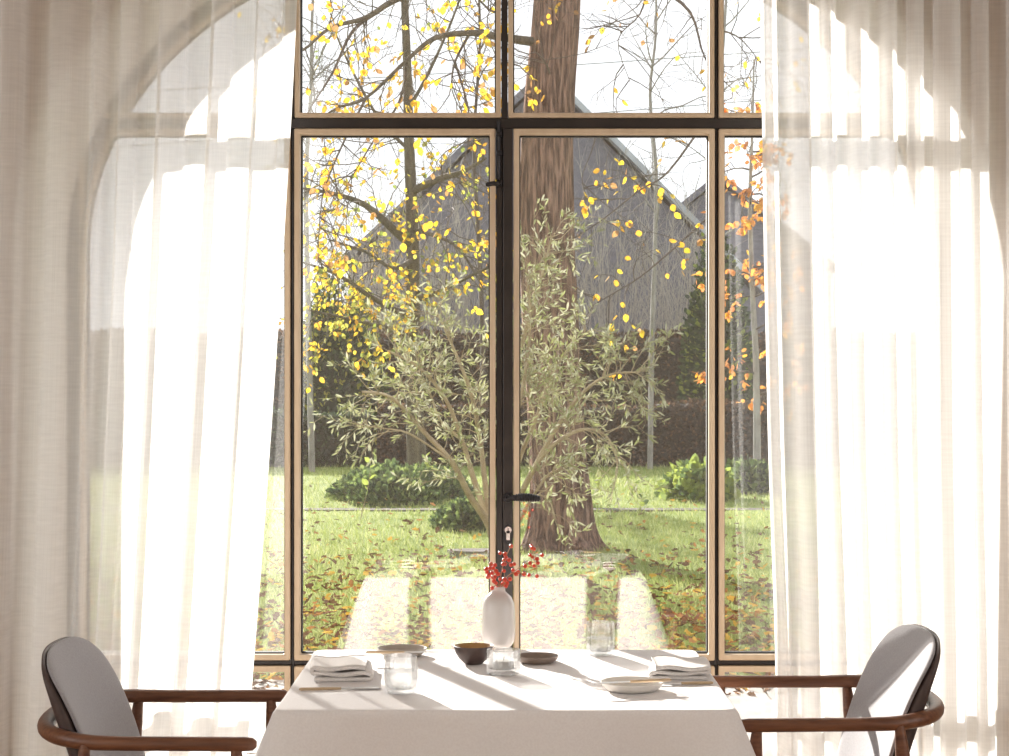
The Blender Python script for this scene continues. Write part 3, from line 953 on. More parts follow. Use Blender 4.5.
ter = tag(empty('terrace', (0, 7, GZ)), 'pale stone terrace outside the french doors', kind='structure')
slabs = []
m = MB(); m.box(-0.296, 0.296, -0.296, 0.296, -0.03, 0.022)
slab_me = m.mesh('paving_slab', M['stone'], False)
for i in range(-6, 6):
    for j in range(7):
        o = link('paving_slab', slab_me, ter)
        o.location = (0.3 + i * 0.6 + (0.3 if j % 2 else 0), 5.30 + j * 0.6 - 7.0, R.uniform(-0.004, 0.004))

ed = ground_d(510)
mb = MB(); mb.box(-14, 14, ed - 0.14, ed + 0.14, GZ - 0.05, GZ + 0.012)
tag(mb.build('trim_1', M['edging'], smooth=False), 'grey stone edging strip running across the lawn', kind='structure')

# grass blades
def grass(n, name, mt, hmin, hmax, label):
    py = NR.uniform(466, 700, n)
    d = F * (CZ - GZ) / (py - CY)
    half = d * 0.285 + 0.6
    x = NR.uniform(-1, 1, n) * half
    keep = (d > 9.35) & (np.abs(d - ed) > 0.2)
    d, x = d[keep], x[keep]; n = len(d)
    h = NR.uniform(hmin, hmax, n) * (0.8 + d / 60)
    w = 0.0035 * (0.7 + d / 16)
    an = NR.uniform(0, math.pi, n)
    lx, ly = NR.normal(0, 0.55, n) * h, NR.normal(0, 0.55, n) * h
    V = np.empty((n, 3, 3))
    V[:, 0] = np.stack([x - w * np.cos(an), d - w * np.sin(an), np.full(n, GZ - 0.02)], 1)
    V[:, 1] = np.stack([x + w * np.cos(an), d + w * np.sin(an), np.full(n, GZ - 0.02)], 1)
    V[:, 2] = np.stack([x + lx, d + ly, GZ + h], 1)
    o = raw_mesh(name, V.reshape(-1, 3), np.arange(3 * n).reshape(-1, 3), [mt])
    tag(o, label, 'grass', kind='stuff')

def raw_mesh(name, V, Fc, mats, mi=None, parent=None):
    me = bpy.data.meshes.new(name)
    k = Fc.shape[1]
    me.vertices.add(len(V)); me.vertices.foreach_set('co', np.asarray(V, dtype=np.float32).ravel())
    me.loops.add(Fc.size); me.loops.foreach_set('vertex_index', Fc.astype(np.int32).ravel())
    me.polygons.add(len(Fc)); me.polygons.foreach_set('loop_start', (np.arange(len(Fc)) * k).astype(np.int32))
    for mm in mats: me.materials.append(mm)
    if mi is not None: me.polygons.foreach_set('material_index', np.asarray(mi, dtype=np.int32))
    me.update(calc_edges=True)
    return link(name, me, parent)
grass(90000, 'grass_blades', M['grass_a'], 0.030, 0.075, 'fresh green grass blades of the lawn')
grass(45000, 'pale_grass_blades', M['grass_b'], 0.030, 0.070, 'pale dry grass blades among the lawn')

# ------------------------------------------------------------------ leaves
def leaf_shape(kind):
    if kind == 'small':
        return np.array([(0, 0, 0), (0.32, 0.45, 0.05), (0, 1.0, 0), (-0.32, 0.45, 0.05)]), np.array([(0, 1, 2), (0, 2, 3)])
    if kind == 'olive':
        o = [(0, 0.0), (0.10, 0.30), (0.115, 0.55), (0.07, 0.82), (0, 1.0)]
    elif kind == 'oak':
        o = [(0, 0.0), (0.22, 0.18), (0.16, 0.32), (0.36, 0.52), (0.22, 0.68), (0.20, 0.88), (0, 1.0)]
    else:
        o = [(0, 0.0), (0.27, 0.22), (0.36, 0.48), (0.24, 0.76), (0, 1.0)]
    left = [(-x, y, 0.16 * x) for x, y in o[1:-1]]; right = [(x, y, 0.16 * x) for x, y in o[1:-1]]
    mid = [(0, y, -0.03 * math.sin(3.1 * y)) for _, y in o]
    nk = len(o) - 2
    vs_ = mid + left + right
    nm = len(mid)
    tri = []
    for side in (0, 1):
        off = nm + side * nk
        for i in range(nk):
            a, b = off + i, (off + i + 1 if i < nk - 1 else None)
            t1 = (i, i + 1, a)
            tri.append(t1 if side else t1[::-1])
            t2 = (i + 1, b, a) if b is not None else (i + 1, nm - 1, a)
            tri.append(t2 if side else t2[::-1])
    return np.array(vs_), np.array(tri)

def frames(dirs, rolls):
    y = dirs / np.linalg.norm(dirs, axis=1, keepdims=True)
    ref = np.where(np.abs(y[:, 2:3]) > 0.9, np.array([[1.0, 0, 0]]), np.array([[0, 0, 1.0]]))
    x = np.cross(y, ref); x /= np.linalg.norm(x, axis=1, keepdims=True)
    z = np.cross(x, y)
    c, s = np.cos(rolls)[:, None], np.sin(rolls)[:, None]
    return x * c + z * s, y, z * c - x * s

def put_leaves(parent, pos, dirs, sizes, kind, mats, weights, n_parts=300, part_name='leaf', stuff_name='foliage', in_view=True):
    """the n_parts leaves that show largest become parts of their own, the rest one stuff part"""
    if len(pos) == 0: return
    base = Vector(parent.location) if parent is not None else Vector((0, 0, 0))
    pos = np.asarray(pos, float) - np.array(base); dirs = np.asarray(dirs, float); sizes = np.asarray(sizes, float)
    n = len(pos)
    rolls = NR.uniform(0, 2 * math.pi, n)
    mi = NR.choice(len(mats), n, p=weights)
    ax, ay, az = frames(dirs, rolls)
    SV, ST = leaf_shape(kind)
    gp = pos + np.array(base)
    px = CX + gp[:, 0] / gp[:, 1] * F; pz = CY - (gp[:, 2] - CZ) / gp[:, 1] * F
    vis = (px > 255) & (px < 780) & (pz > -10) & (pz < 700)
    score = sizes / gp[:, 1] + np.where(vis, 10, 0)
    order = np.argsort(-score)
    big, rest = order[:n_parts], order[n_parts:]
    meshes = []
    if n_parts:
        for mm in mats:
            b = MB(); b.add(SV, ST)
            meshes.append(b.mesh(part_name, mm))
        for i in big:
            o = link(part_name, meshes[mi[i]], parent)
            s = sizes[i]
            o.matrix_local = Matrix(((ax[i, 0] * s, ay[i, 0] * s, az[i, 0] * s, pos[i, 0]), (ax[i, 1] * s, ay[i, 1] * s, az[i, 1] * s, pos[i, 1]),
                                     (ax[i, 2] * s, ay[i, 2] * s, az[i, 2] * s, pos[i, 2]), (0, 0, 0, 1)))
    if len(rest):
        P = pos[rest][:, None, :] + sizes[rest][:, None, None] * (SV[None, :, 0:1] * ax[rest][:, None, :] + SV[None, :, 1:2] * ay[rest][:, None, :] + SV[None, :, 2:3] * az[rest][:, None, :])
        T = ST[None] + (np.arange(len(rest)) * len(SV))[:, None, None]
        o = raw_mesh(stuff_name, P.reshape(-1, 3), T.reshape(-1, 3), mats, np.repeat(mi[rest], len(ST)), parent)
        o['kind'] = 'stuff'

# ------------------------------------------------------------------ trees and shrubs
def twig(mb, p, d, ln, r, rng, droop=0.0, n=4, wob=0.25, sides=4, mi=0):
    pts = [Vector(p)]; d = Vector(d).normalized()
    for i in range(n):
        d = (d + Vector((rng.gauss(0, wob), rng.gauss(0, wob), rng.gauss(0, wob) - droop))).normalized()
        pts.append(pts[-1] + d * (ln / n))
    mb.tube(pts, [r * (1 - 0.75 * i / n) for i in range(n + 1)], sides, cap=False, mi=mi)
    return pts

def along(pts, t):
    f = t * (len(pts) - 1); i = min(int(f), len(pts) - 2)
    return pts[i].lerp(pts[i + 1], f - i), (pts[i + 1] - pts[i]).normalized()

def rand_perp(d, rng):
    v = Vector((rng.gauss(0, 1), rng.gauss(0, 1), rng.gauss(0, 1)))
    return (v - d * v.dot(d)).normalized()

def dress(mb, pts, rng, n, ln, r, sites, per=4, droop=0.12, sub=2, t0=0.1, fwd=0.5):
    for k in range(n):
        p, d = along(pts, t0 + (1 - t0) * rng.random())
        dr = (rand_perp(d, rng) + d * fwd)
        l = ln * rng.uniform(0.5, 1.25)
        tw = twig(mb, p, dr, l, r, rng, droop, 5)
        subs = [tw]
        for s in range(sub):
            q, e = along(tw, rng.uniform(0.3, 0.9))
            subs.append(twig(mb, q, rand_perp(e, rng) + e * 0.8, l * rng.uniform(0.35, 0.6), r * 0.55, rng, droop, 4, sides=3))
        for w in subs:
            for _ in range(per):
                q, e = along(w, rng.uniform(0.25, 1.0))
                sites.append((q, rand_perp(e, rng) * 0.8 + e * 0.5 + Vector((0, 0, -0.6))))

def px_path(lst, n=4):
    return smooth_path([at(x, y, d) for x, y, d in lst], n)

# big tree beside the doors' centre
def big_tree():
    rng = random.Random(3)
    D = ground_d(551)
    base = at(559, 551, D)
    root = tag(empty('garden_tree', base), 'big old tree with thick furrowed brown trunk and yellow leaves', 'tree')
    o0 = Vector(base)
    rows = [(551, 562, 84), (540, 560, 72), (522, 560, 63), (490, 560, 57), (440, 557.5, 54), (380, 553, 54), (310, 549, 55), (230, 546, 54), (160, 546, 52), (90, 550, 48), (20, 556, 45), (-80, 560, 42), (-220, 556, 40), (-420, 560, 34)]
    nseg = 48
    vs_, zz = [], []
    pts = smooth_path([(at(c, y, D).x, w / F * D / 2, at(c, y, D).z) for y, c, w in rows], 5)
    b = MB()
    for i, (cx_, r, z) in enumerate([(p.x, p.y, p.z) for p in pts]):
        fl = max(0.0, 1 - (z - GZ) / 0.7)
        for k in range(nseg):
            an = 2 * math.pi * k / nseg
            rid = 0.05 * math.sin(9 * an + 0.6 * z) + 0.035 * math.sin(17 * an - 1.1 * z + 1) + 0.03 * math.sin(23 * an + 2.3 * math.sin(z * 2))
            rr = r * (1 + rid * 0.8 + fl * 0.16 * math.sin(5 * an + 1))
            b.v.append((cx_ + rr * math.cos(an), D + rr * math.sin(an), z - (0.1 if i == 0 else 0)))
    for i in range(len(pts) - 1):
        for k in range(nseg):
            k2 = (k + 1) % nseg
            b.f.append((i * nseg + k, i * nseg + k2, (i + 1) * nseg + k2, (i + 1) * nseg + k)); b.mi.append(0)
    tr = b.build('trunk', M['bark'], sharp=False)
    tr.data.transform(Matrix.Translation(-o0)); tr.parent = root
    limbs = [
        ([(552, 44, D), (520, 40, D - .1), (494, 36, D - .3), (470, 33, D - .5), (435, 38, D - .8), (407, 60, D - 1.0), (366, 98, D - 1.2), (337, 108, D - 1.3), (312, 126, D - 1.4)], .055, .012, 20, 3),
        ([(556, -60, D), (500, -40, D - .3), (440, -18, D - .5), (395, 0, D - .8), (365, 18, D - 1.0), (330, 28, D - 1.2), (300, 52, D - 1.4), (262, 62, D - 1.6)], .060, .012, 18, 3),
        ([(380, 10, D - .9), (352, 32, D - 1.0), (332, 74, D - 1.2), (306, 116, D - 1.3), (296, 150, D - 1.3)], .022, .006, 9, 3),
        ([(470, 33, D - .5), (455, 62, D - .4), (452, 90, D - .2), (462, 112, D)], .016, .005, 9, 3),
        ([(548, -30, D), (520, -8, D - .6), (495, 12, D - 1.2), (470, -6, D - 1.4), (420, -12, D - 1.6)], .022, .008, 7, 3),
        ([(552, 80, D), (545, 62, D - .5), (533, 52, D - .8), (519, 66, D - 1.0)], .012, .004, 5, 5),
        ([(558, -110, D), (610, -60, D - .2), (650, -20, D - .3), (690, 12, D - .5), (706, 60, D - .6), (740, 96, D - .6)], .045, .006, 10, 1),
        ([(650, -20, D - .3), (640, 14, D - .4), (618, 40, D - .5), (630, 82, D - .6)], .012, .004, 7, 1),
        ([(720, 30, D - .5), (742, 40, D - .6), (770, 76, D - .6)], .012, .004, 6, 2),
        ([(407, 60, D - 1.0), (400, 100, D - .9), (374, 140, D - 1.0), (350, 180, D - 1.1), (330, 214, D - 1.2)], .016, .005, 12, 3),
        ([(366, 98, D - 1.2), (340, 150, D - 1.4), (322, 200, D - 1.4), (318, 262, D - 1.4)], .014, .004, 12, 3),
        ([(455, 62, D - .4), (470, 120, D - .6), (462, 170, D - .7), (446, 232, D - .8)], .012, .004, 9, 3),
        # low branch hanging across the right door
        ([(706, 120, D + 1), (668, 172, D + .6), (640, 190, D + .2), (602, 220, D - .2), (574, 238, D - .4)], .014, .008, 6, 3),
        ([(716, 210, D + 1), (672, 250, D + .6), (640, 277, D + .2), (614, 293, D), (592, 306, D - .2)], .014, .008, 7, 3),
        ([(600, 120, D + .6), (592, 150, D + .4), (582, 178, D + .3), (588, 200, D + .2)], .010, .004, 4, 3),
    ]
    sites = []
    for lst, r0, r1, n, per in limbs:
        p = px_path(lst, 4)
        b = MB()
        b.tube([q - o0 for q in p], [r1 * 0.6 + (r0 * 0.82 - r1 * 0.6) * (1 - i / (len(p) - 1)) ** 1.5 for i in range(len(p))], 8, cap=False)
        dress(b, [q - o0 for q in p], rng, n, 0.60, 0.0055, sites, per, 0.10, 2, 0.12)
        dress(b, [q - o0 for q in p], rng, n, 0.75, 0.0045, sites, 0, 0.04, 4, 0.12)
        b.build('branch', M['twig_dark'] if r0 < 0.05 else M['bark_dark'], root, sharp=False)
    sites = [s for s in sites if rng.random() < 0.72]
    put_leaves(root, [s[0] + o0 for s in sites], [s[1] for s in sites], [rng.uniform(0.045, 0.080) for _ in sites], 'ovate', YEL, [0.55, 0.28, 0.17])
big_tree()

def second_tree():
    rng = random.Random(8)
    D = ground_d(479)
    base = at(417, 479, D); o0 = Vector(base)
    root = tag(empty('garden_tree', base), 'slimmer dark mossy tree with yellow green leaves behind the left door', 'tree')
    p = px_path([(418, 482, D), (416, 440, D), (414, 380, D), (413, 300, D), (412, 220, D), (409, 140, D), (407, 60, D), (404, -40, D), (408, -200, D)], 5)
    b = MB(); b.tube([q - o0 for q in p], [0.165 - 0.13 * (i / (len(p) - 1)) ** 0.75 for i in range(len(p))], 14, cap=False)
    b.build('trunk', M['bark_dark'], root, sharp=False)
    sites = []
    limbs = [
        ([(412, 246, D), (396, 232, D - .2), (365, 205, D - .4), (330, 193, D - .6), (300, 188, D - .8)], .075, .015, 20, 3),
        ([(411, 192, D), (436, 180, D - .2), (462, 172, D - .4), (486, 158, D - .6)], .065, .02, 14, 3),
        ([(413, 300, D), (438, 292, D - .5), (470, 276, D - 1), (500, 262, D - 1.2)], .05, .012, 18, 3),
        ([(413, 318, D), (376, 300, D - 1), (340, 276, D - 2), (302, 262, D - 2.4)], .045, .012, 26, 4),
        ([(413, 332, D), (380, 326, D - 1), (346, 318, D - 2), (308, 310, D - 2.4)], .04, .010, 24, 4),
        ([(409, 150, D), (380, 120, D), (352, 70, D - .2), (330, 20, D - .3)], .028, .010, 12, 1),
        ([(408, 110, D), (430, 70, D), (452, 20, D - .2), (470, -30, D - .3)], .028, .010, 12, 2),
        ([(412, 230, D), (436, 236, D - .5), (460, 250, D - .8), (484, 290, D - 1)], .035, .010, 16, 3),
        ([(412, 260, D), (392, 268, D - 1), (366, 252, D - 1.5), (330, 240, D - 2)], .035, .010, 20, 4),
    ]
    for lst, r0, r1, n, per in limbs:
        pp = px_path(lst, 4)
        b = MB(); b.tube([q - o0 for q in pp], [r0 + (r1 - r0) * (i / (len(pp) - 1)) for i in range(len(pp))], 8, cap=False)
        dress(b, [q - o0 for q in pp], rng, n, 0.85, 0.009, sites, per, 0.06, 2, 0.1)
        b.build('branch', M['bark_dark'], root, sharp=False)
    put_leaves(root, [s[0] + o0 for s in sites], [s[1] for s in sites], [rng.uniform(0.06, 0.10) for _ in sites], 'ovate', [YEL[0], YEL[1], YGR[0], YGR[2]], [0.38, 0.2, 0.27, 0.15])
second_tree()

# olive shrub behind the centre stile
def olive():
    rng = random.Random(21)
    D = 14.6
    base = Vector((at(499, 400, D).x, D, GZ)); o0 = base
    root = tag(empty('olive_shrub', base), 'many stemmed olive shrub with narrow silvery leaves behind the door handle', 'shrub')
    stems = [
        ([(497, 570, D), (490, 528, D - .1), (470, 496, D - .2), (452, 462, D - .3), (424, 432, D - .3), (392, 398, D - .4), (362, 392, D - .5)], .034, 26),
        ([(490, 528, D - .1), (474, 480, D), (462, 440, D), (446, 400, D - .1), (420, 368, D - .2), (390, 352, D - .3)], .026, 30),
        ([(494, 545, D), (486, 490, D), (480, 440, D + .1), (470, 390, D), (452, 345, D), (436, 310, D)], .026, 34),
        ([(497, 560, D), (500, 490, D + .2), (504, 420, D + .2), (520, 350, D + .1), (538, 290, D), (552, 236, D)], .028, 38),
        ([(500, 560, D), (520, 496, D - .2), (546, 452, D - .3), (580, 430, D - .4), (606, 436, D - .4), (618, 462, D - .4)], .024, 24),
        ([(520, 496, D - .2), (548, 442, D - .3), (576, 400, D - .3), (606, 376, D - .4), (640, 372, D - .5)], .022, 34),
        ([(500, 550, D), (516, 470, D), (540, 410, D), (560, 360, D + .1), (590, 330, D)], .024, 36),
        ([(499, 540, D), (512, 440, D - .2), (524, 380, D - .2), (530, 320, D - .2), (526, 270, D - .2)], .022, 34),
        ([(499, 565, D), (520, 520, D - .3), (545, 478, D - .4), (560, 470, D - .4)], .018, 18),
        ([(452, 462, D - .3), (410, 434, D - .4), (380, 428, D - .4), (352, 424, D - .5)], .010, 5),
        ([(462, 440, D), (440, 420, D + .2), (428, 390, D + .3), (410, 376, D + .3)], .014, 16),
        ([(498, 560, D), (530, 500, D + .3), (548, 500, D + .3), (556, 520, D + .2)], .010, 6),
    ]
    sites = []
    for lst, r0, n in stems:
        p = px_path(lst, 4)
        b = MB(); b.tube([q - o0 for q in p], [r0 * (1 - 0.72 * i / (len(p) - 1)) for i in range(len(p))], 7, cap=False)
        for k in range(n):
            q, d = along(p, 0.30 + 0.70 * rng.random() ** 0.8)
            tw = twig(b, q - o0, rand_perp(d, rng) * 0.9 + d * 0.7, rng.uniform(0.16, 0.50), 0.0042, rng, 0.02, 5, 0.22, 4)
            subs = [tw]
            for s in range(2):
                q2, e = along(tw, rng.uniform(0.3, 0.95))
                subs.append(twig(b, q2, rand_perp(e, rng) * 0.8 + e, rng.uniform(0.10, 0.24), 0.0028, rng, 0.0, 3, 0.2, 3))
            for w in subs:
                for _ in range(6):
                    q2, e = along(w, rng.uniform(0.35, 1.0))
                    sites.append((q2 + o0, rand_perp(e, rng) * 0.7 + e * 0.8))
        b.build('stem', M['olive_bark'], root, sharp=False)
    put_leaves(root, [s[0] for s in sites], [s[1] for s in sites], [rng.uniform(0.045, 0.078) for _ in sites], 'olive', OLV, [0.45, 0.33, 0.22])
olive()

# tree with copper leaves behind the right sidelight
def copper_tree():
    rng = random.Random(5)
    D = 24.5
    base = Vector((at(757, 400, D).x, D, GZ)); o0 = base
    root = tag(empty('garden_tree', base), 'slender tree with orange copper leaves behind the right sidelight', 'tree')
    p = px_path([(757, CY + F * (CZ - GZ) / D, D), (757, 430, D), (756, 360, D), (752, 280, D), (750, 200, D), (752, 140, D), (754, 60, D)], 4)
    b = MB(); b.tube([q - o0 for q in p], [0.055 - 0.045 * i / (len(p) - 1) for i in range(len(p))], 10, cap=False)
    b.build('trunk', M['bark_grey'], root, sharp=False)
    sites = []
    for k in range(30):
        q, d = along(p, rng.uniform(0.22, 0.92))
        ang = rng.uniform(0, 6.28)
        b = MB()
        tw = twig(b, q - o0, Vector((math.cos(ang), math.sin(ang), rng.uniform(0.1, 0.6))), rng.uniform(0.4, 0.8), 0.012, rng, 0.04, 5)
        dress(b, tw, rng, 4, 0.30, 0.005, sites, 3, 0.1, 1)
        b.build('branch', M['twig_dark'], root, sharp=False)
    put_leaves(root, [s[0] + o0 for s in sites], [s[1] for s in sites], [rng.uniform(0.07, 0.11) for _ in sites], 'ovate', ORA, [0.5, 0.3, 0.2])
copper_tree()

# bare pale trees on the right
def bare_tree(label, lst, r0, nb, seed, ln=1.2, mt='bark_grey'):
    rng = random.Random(seed)
    D = lst[0][2]
    base = Vector((at(lst[0][0], 400, D).x, D, GZ)); o0 = base
    root = tag(empty('bare_tree', base), label, 'tree')
    p = smooth_path([base] + [at(x, y, d) for x, y, d in lst[1:]], 4)
    b = MB(); b.tube([q - o0 for q in p], [r0 * (1 - 0.7 * i / (len(p) - 1)) for i in range(len(p))], 8, cap=False)
    b.build('trunk', M[mt], root, sharp=False)
    for k in range(nb):
        q, d = along(p, rng.uniform(0.3, 1.0))
        b = MB()
        ang = rng.uniform(0, 6.28)
        tw = twig(b, q - o0, Vector((math.cos(ang) * 0.8, math.sin(ang) * 0.8, rng.uniform(0.5, 1.2))), ln * rng.uniform(0.7, 1.6), 0.014, rng, -0.02, 6, 0.18)
        sites = []
        dress(b, tw, rng, 5, ln * 0.45, 0.006, sites, 0, -0.03, 2)
        b.build('branch', M[mt], root, sharp=False)
bare_tree('bare grey tree with thin straight trunk right of the big trunk', [(650, 480, 30), (652, 340, 30), (655, 250, 30), (656, 170, 30), (650, 95, 30), (656, 30, 30), (655, -60, 30)], 0.045, 14, 2)
bare_tree('bare grey tree with forked trunk behind the right mullion', [(722, 480, 29), (720, 340, 29), (717, 230, 29), (716, 130, 29), (722, 60, 29), (730, -60, 29)], 0.055, 12, 6)
bare_tree('bare pale tree at the left edge behind the left curtain', [(312, 480, 29), (308, 300, 29), (306, 180, 29), (311, 90, 29), (312, 20, 29), (316, -60, 29)], 0.05, 14, 9)
bare_tree('bare dark slender tree right beside the left door stile', [(484, 480, 33), (482, 320, 33), (478, 230, 33), (474, 140, 33), (480, 40, 33), (476, -60, 33)], 0.05, 12, 14, mt='twig_dark')

def bare_shrub(label, cx_, cy0, D, spread, top, n, seed, mt='twig_pale'):
    rng = random.Random(seed)
    base = Vector((at(cx_, 400, D).x, D, GZ)); o0 = base
    root = tag(empty('bare_shrub', base), label, 'shrub', 'bare shrubs before the dark roof')
    H = at(cx_, top, D).z - GZ
    b = MB()
    W = spread / F * D
    for k in range(n):
        u = rng.uniform(-1, 1)
        pts = [Vector((u * W * 0.35, rng.uniform(-.5, .5), 0))]
        tip = Vector((u * W + rng.gauss(0, W * 0.45), rng.uniform(-1.2, 1.2), H * rng.uniform(0.55, 1.05) * (1 - 0.25 * u * u)))
        mid = pts[0].lerp(tip, 0.5) + Vector((-u * W * 0.15 + rng.gauss(0, 0.25), rng.gauss(0, 0.2), H * 0.08))
        pp = smooth_path([pts[0], mid, tip], 4)
        b.tube(pp, [0.0095 - 0.006 * i / (len(pp) - 1) for i in range(len(pp))], 4, cap=False)
        for s in range(6):
            q, e = along(pp, rng.uniform(0.4, 1.0))
            twig(b, q, rand_perp(e, rng) * 0.6 + e, rng.uniform(0.4, 1.3), 0.006, rng, -0.02, 4, 0.2, 3)
    st = b.build('stems', M[mt], root, sharp=False)
    st['kind'] = 'stuff'
bare_shrub('bare shrub of pale upright twigs before the gable, beside the big trunk', 606, 460, 43.6, 50, 150, 70, 31)
bare_shrub('bare shrub of pale upright twigs before the gable, left of the right mullion', 672, 460, 44.2, 46, 180, 70, 32)
bare_shrub('bare shrub of arching pale twigs before the roof at the far left', 372, 460, 43.6, 56, 170, 70, 33)
bare_shrub('bare shrub of grey twigs between the dark tree and the centre stile', 452, 460, 44.2, 48, 160, 70, 34)

# ------------------------------------------------------------------ hedges, evergreens, ground cover
def blob_leaves(fn, n, rng_size, kind, mats, weights, parent, n_parts=0):
    pos, dr = fn(n)
    put_leaves(parent, pos, dr, NR.uniform(*rng_size, n), kind, mats, weights, n_parts)

def hedge(label, x0, x1, y0, y1, h, mats, weights, core, n, size, group=None, bumpy=0.10):
    root = tag(empty('hedge', ((x0 + x1) / 2, (y0 + y1) / 2, GZ)), label, 'hedge', group)
    hx, hy = (x1 - x0) / 2, (y1 - y0) / 2
    m_ = MB()
    nx_ = max(4, int((x1 - x0) / 0.35))
    prof = [(-hy, 0), (-hy * 1.02, h * 0.5), (-hy * 0.92, h * 0.95), (0, h), (hy * 0.92, h * 0.95), (hy, 0)]
    for i in range(nx_ + 1):
        for (yy, zz) in prof:
            b = bumpy * (math.sin(i * 1.3 + zz * 3) * 0.5 + math.sin(i * 0.47 + 1) * 0.5)
            m_.v.append((-hx + 2 * hx * i / nx_, yy + b * 0.4, zz * (1 + b * 0.6 / max(h, .3))))
    k_ = len(prof)
    for i in range(nx_):
        for j in range(k_ - 1):
            m_.f.append((i * k_ + j, i * k_ + j + 1, (i + 1) * k_ + j + 1, (i + 1) * k_ + j)); m_.mi.append(0)
    m_.f.append(tuple(range(k_))); m_.mi.append(0)
    m_.f.append(tuple(nx_ * k_ + j for j in range(k_ - 1, -1, -1))); m_.mi.append(0)
    m_.build('core', core, root, sharp=False)
    x = NR.uniform(-hx, hx, n)
    front = NR.random(n) < 0.72
    z = np.where(front, NR.uniform(0.02, h, n), h * NR.uniform(0.94, 1.05, n))
    y = np.where(front, -hy * (1.0 + NR.uniform(-0.05, 0.14, n)), NR.uniform(-hy, hy, n))
    pos = np.stack([x, y, z + 0.05 * np.sin(x * 2.1)], 1) + np.array(root.location)
    dr = np.stack([NR.normal(0, .6, n), np.where(front, -0.6, 0) + NR.normal(0, .5, n), np.where(front, -0.2, 0.8) + NR.normal(0, .5, n)], 1)
    put_leaves(root, pos, dr, NR.uniform(*size, n), 'small', mats, weights, 0)

HD = ground_d(467)
X = lambda px, d: (px - CX) / F * d
hedge('low clipped dark green hedge at the far left end of the lawn', -14.0, X(370, HD), HD, HD + 0.9, 0.84, GRN, [.45, .35, .2], M['core_green'], 22000, (0.04, 0.085))
hedge('low brown hedge closing the lawn behind the big trunk', X(376, HD), 13.0, HD + 0.15, HD + 1.0, 0.95, BRO, [.4, .42, .18], M['core_brown'], 26000, (0.04, 0.085))
hedge('tall brown beech hedge in the background before the houses', -19.0, 19.0, 41, 42.2, at(500, 337, 41).z - GZ, BRO, [.45, .30, .25], M['core_brown'], 52000, (0.06, 0.11))

def mound(name, label, cat, c, rx, ry, h, mats, weights, core, n, size, n_parts=0, kind='ovate', group=None, upright=0.6):
    root = tag(empty(name, c), label, cat, group)
    m_ = MB()
    nu, nv = 28, 9
    def rad(th, v):
        return 1 + 0.10 * math.sin(3 * th + 1.3 * v) + 0.07 * math.sin(7 * th + 2 + 3 * v)
    for j in range(nv + 1):
        v = j / nv * math.pi / 2
        for i in range(nu):
            th = 2 * math.pi * i / nu
            r = rad(th, v) * 0.90
            m_.v.append((rx * r * math.cos(v) * math.cos(th), ry * r * math.cos(v) * math.sin(th), h * 0.90 * math.sin(v) * (1 + 0.08 * math.sin(5 * th))  - 0.01))
    for j in range(nv):
        for i in range(nu):
            i2 = (i + 1) % nu
            m_.f.append((j * nu + i, j * nu + i2, (j + 1) * nu + i2, (j + 1) * nu + i)); m_.mi.append(0)
    m_.build('core', core, root, sharp=False)
    th = NR.uniform(0, 2 * math.pi, n); v = np.arcsin(NR.uniform(0, 1, n))
    r = (1 + 0.10 * np.sin(3 * th + 1.3 * v) + 0.07 * np.sin(7 * th + 2 + 3 * v)) * NR.uniform(0.84, 1.10, n)
    pos = np.stack([rx * r * np.cos(v) * np.cos(th), ry * r * np.cos(v) * np.sin(th), h * r * np.sin(v)], 1)
    dr = pos / np.array([rx, ry, h]) + NR.normal(0, 0.5, (n, 3)) + np.array([0, 0, upright * 0.3])
    put_leaves(root, pos + np.array(c), dr, NR.uniform(*size, n), kind, mats, weights, n_parts)
    return root

D = ground_d(498)
mound('ground_cover', 'wide low patch of dark ivy at the foot of the dark tree', 'ground cover', (X(398, D), D + 0.3, GZ), 65 / F * D, 1.6, 0.30, COV, [.5, .28, .22], M['core_green'], 5200, (0.05, 0.10), 150)
D = ground_d(528)
mound('ground_cover', 'small ivy clump in the grass left of the centre stile', 'ground cover', (X(470, D), D, GZ), 34 / F * D, 0.5, 0.22, COV, [.4, .38, .22], M['core_green'], 1500, (0.05, 0.09), 120)
D = ground_d(500)
mound('garden_shrub', 'small bright green laurel bush beside the right mullion', 'shrub', (X(700, D), D + 0.2, GZ), 30 / F * D, 0.7, 0.34, BRI, [.5, .22, .28], M['core_green'], 900, (0.09, 0.16), 200)
D = ground_d(494)
mound('garden_shrub', 'low dark green bush behind the right sidelight glass', 'shrub', (X(752, D), D + 0.5, GZ), 26 / F * D, 0.6, 0.32, COV, [.5, .28, .22], M['core_green'], 900, (0.07, 0.12), 120)
mound('evergreen_shrub', 'dark evergreen shrub rising above the hedge beside the right mullion', 'shrub', (X(716, 38), 38, GZ), 34 / F * 38, 0.7, at(700, 262, 38).z - GZ, [GRN[0], GRN[2], BRI[0]], [.45, .35, .2], M['core_green'], 4200, (0.08, 0.14), 0)
mound('evergreen_shrub', 'dark evergreen shrub above the hedge at the far left', 'shrub', (X(335, 38.5), 38.5, GZ), 48 / F * 38, 0.7, at(335, 300, 38.5).z - GZ, [GRN[0], GRN[2], YGR[0]], [.45, .3, .25], M['core_green'], 4200, (0.08, 0.14), 0)

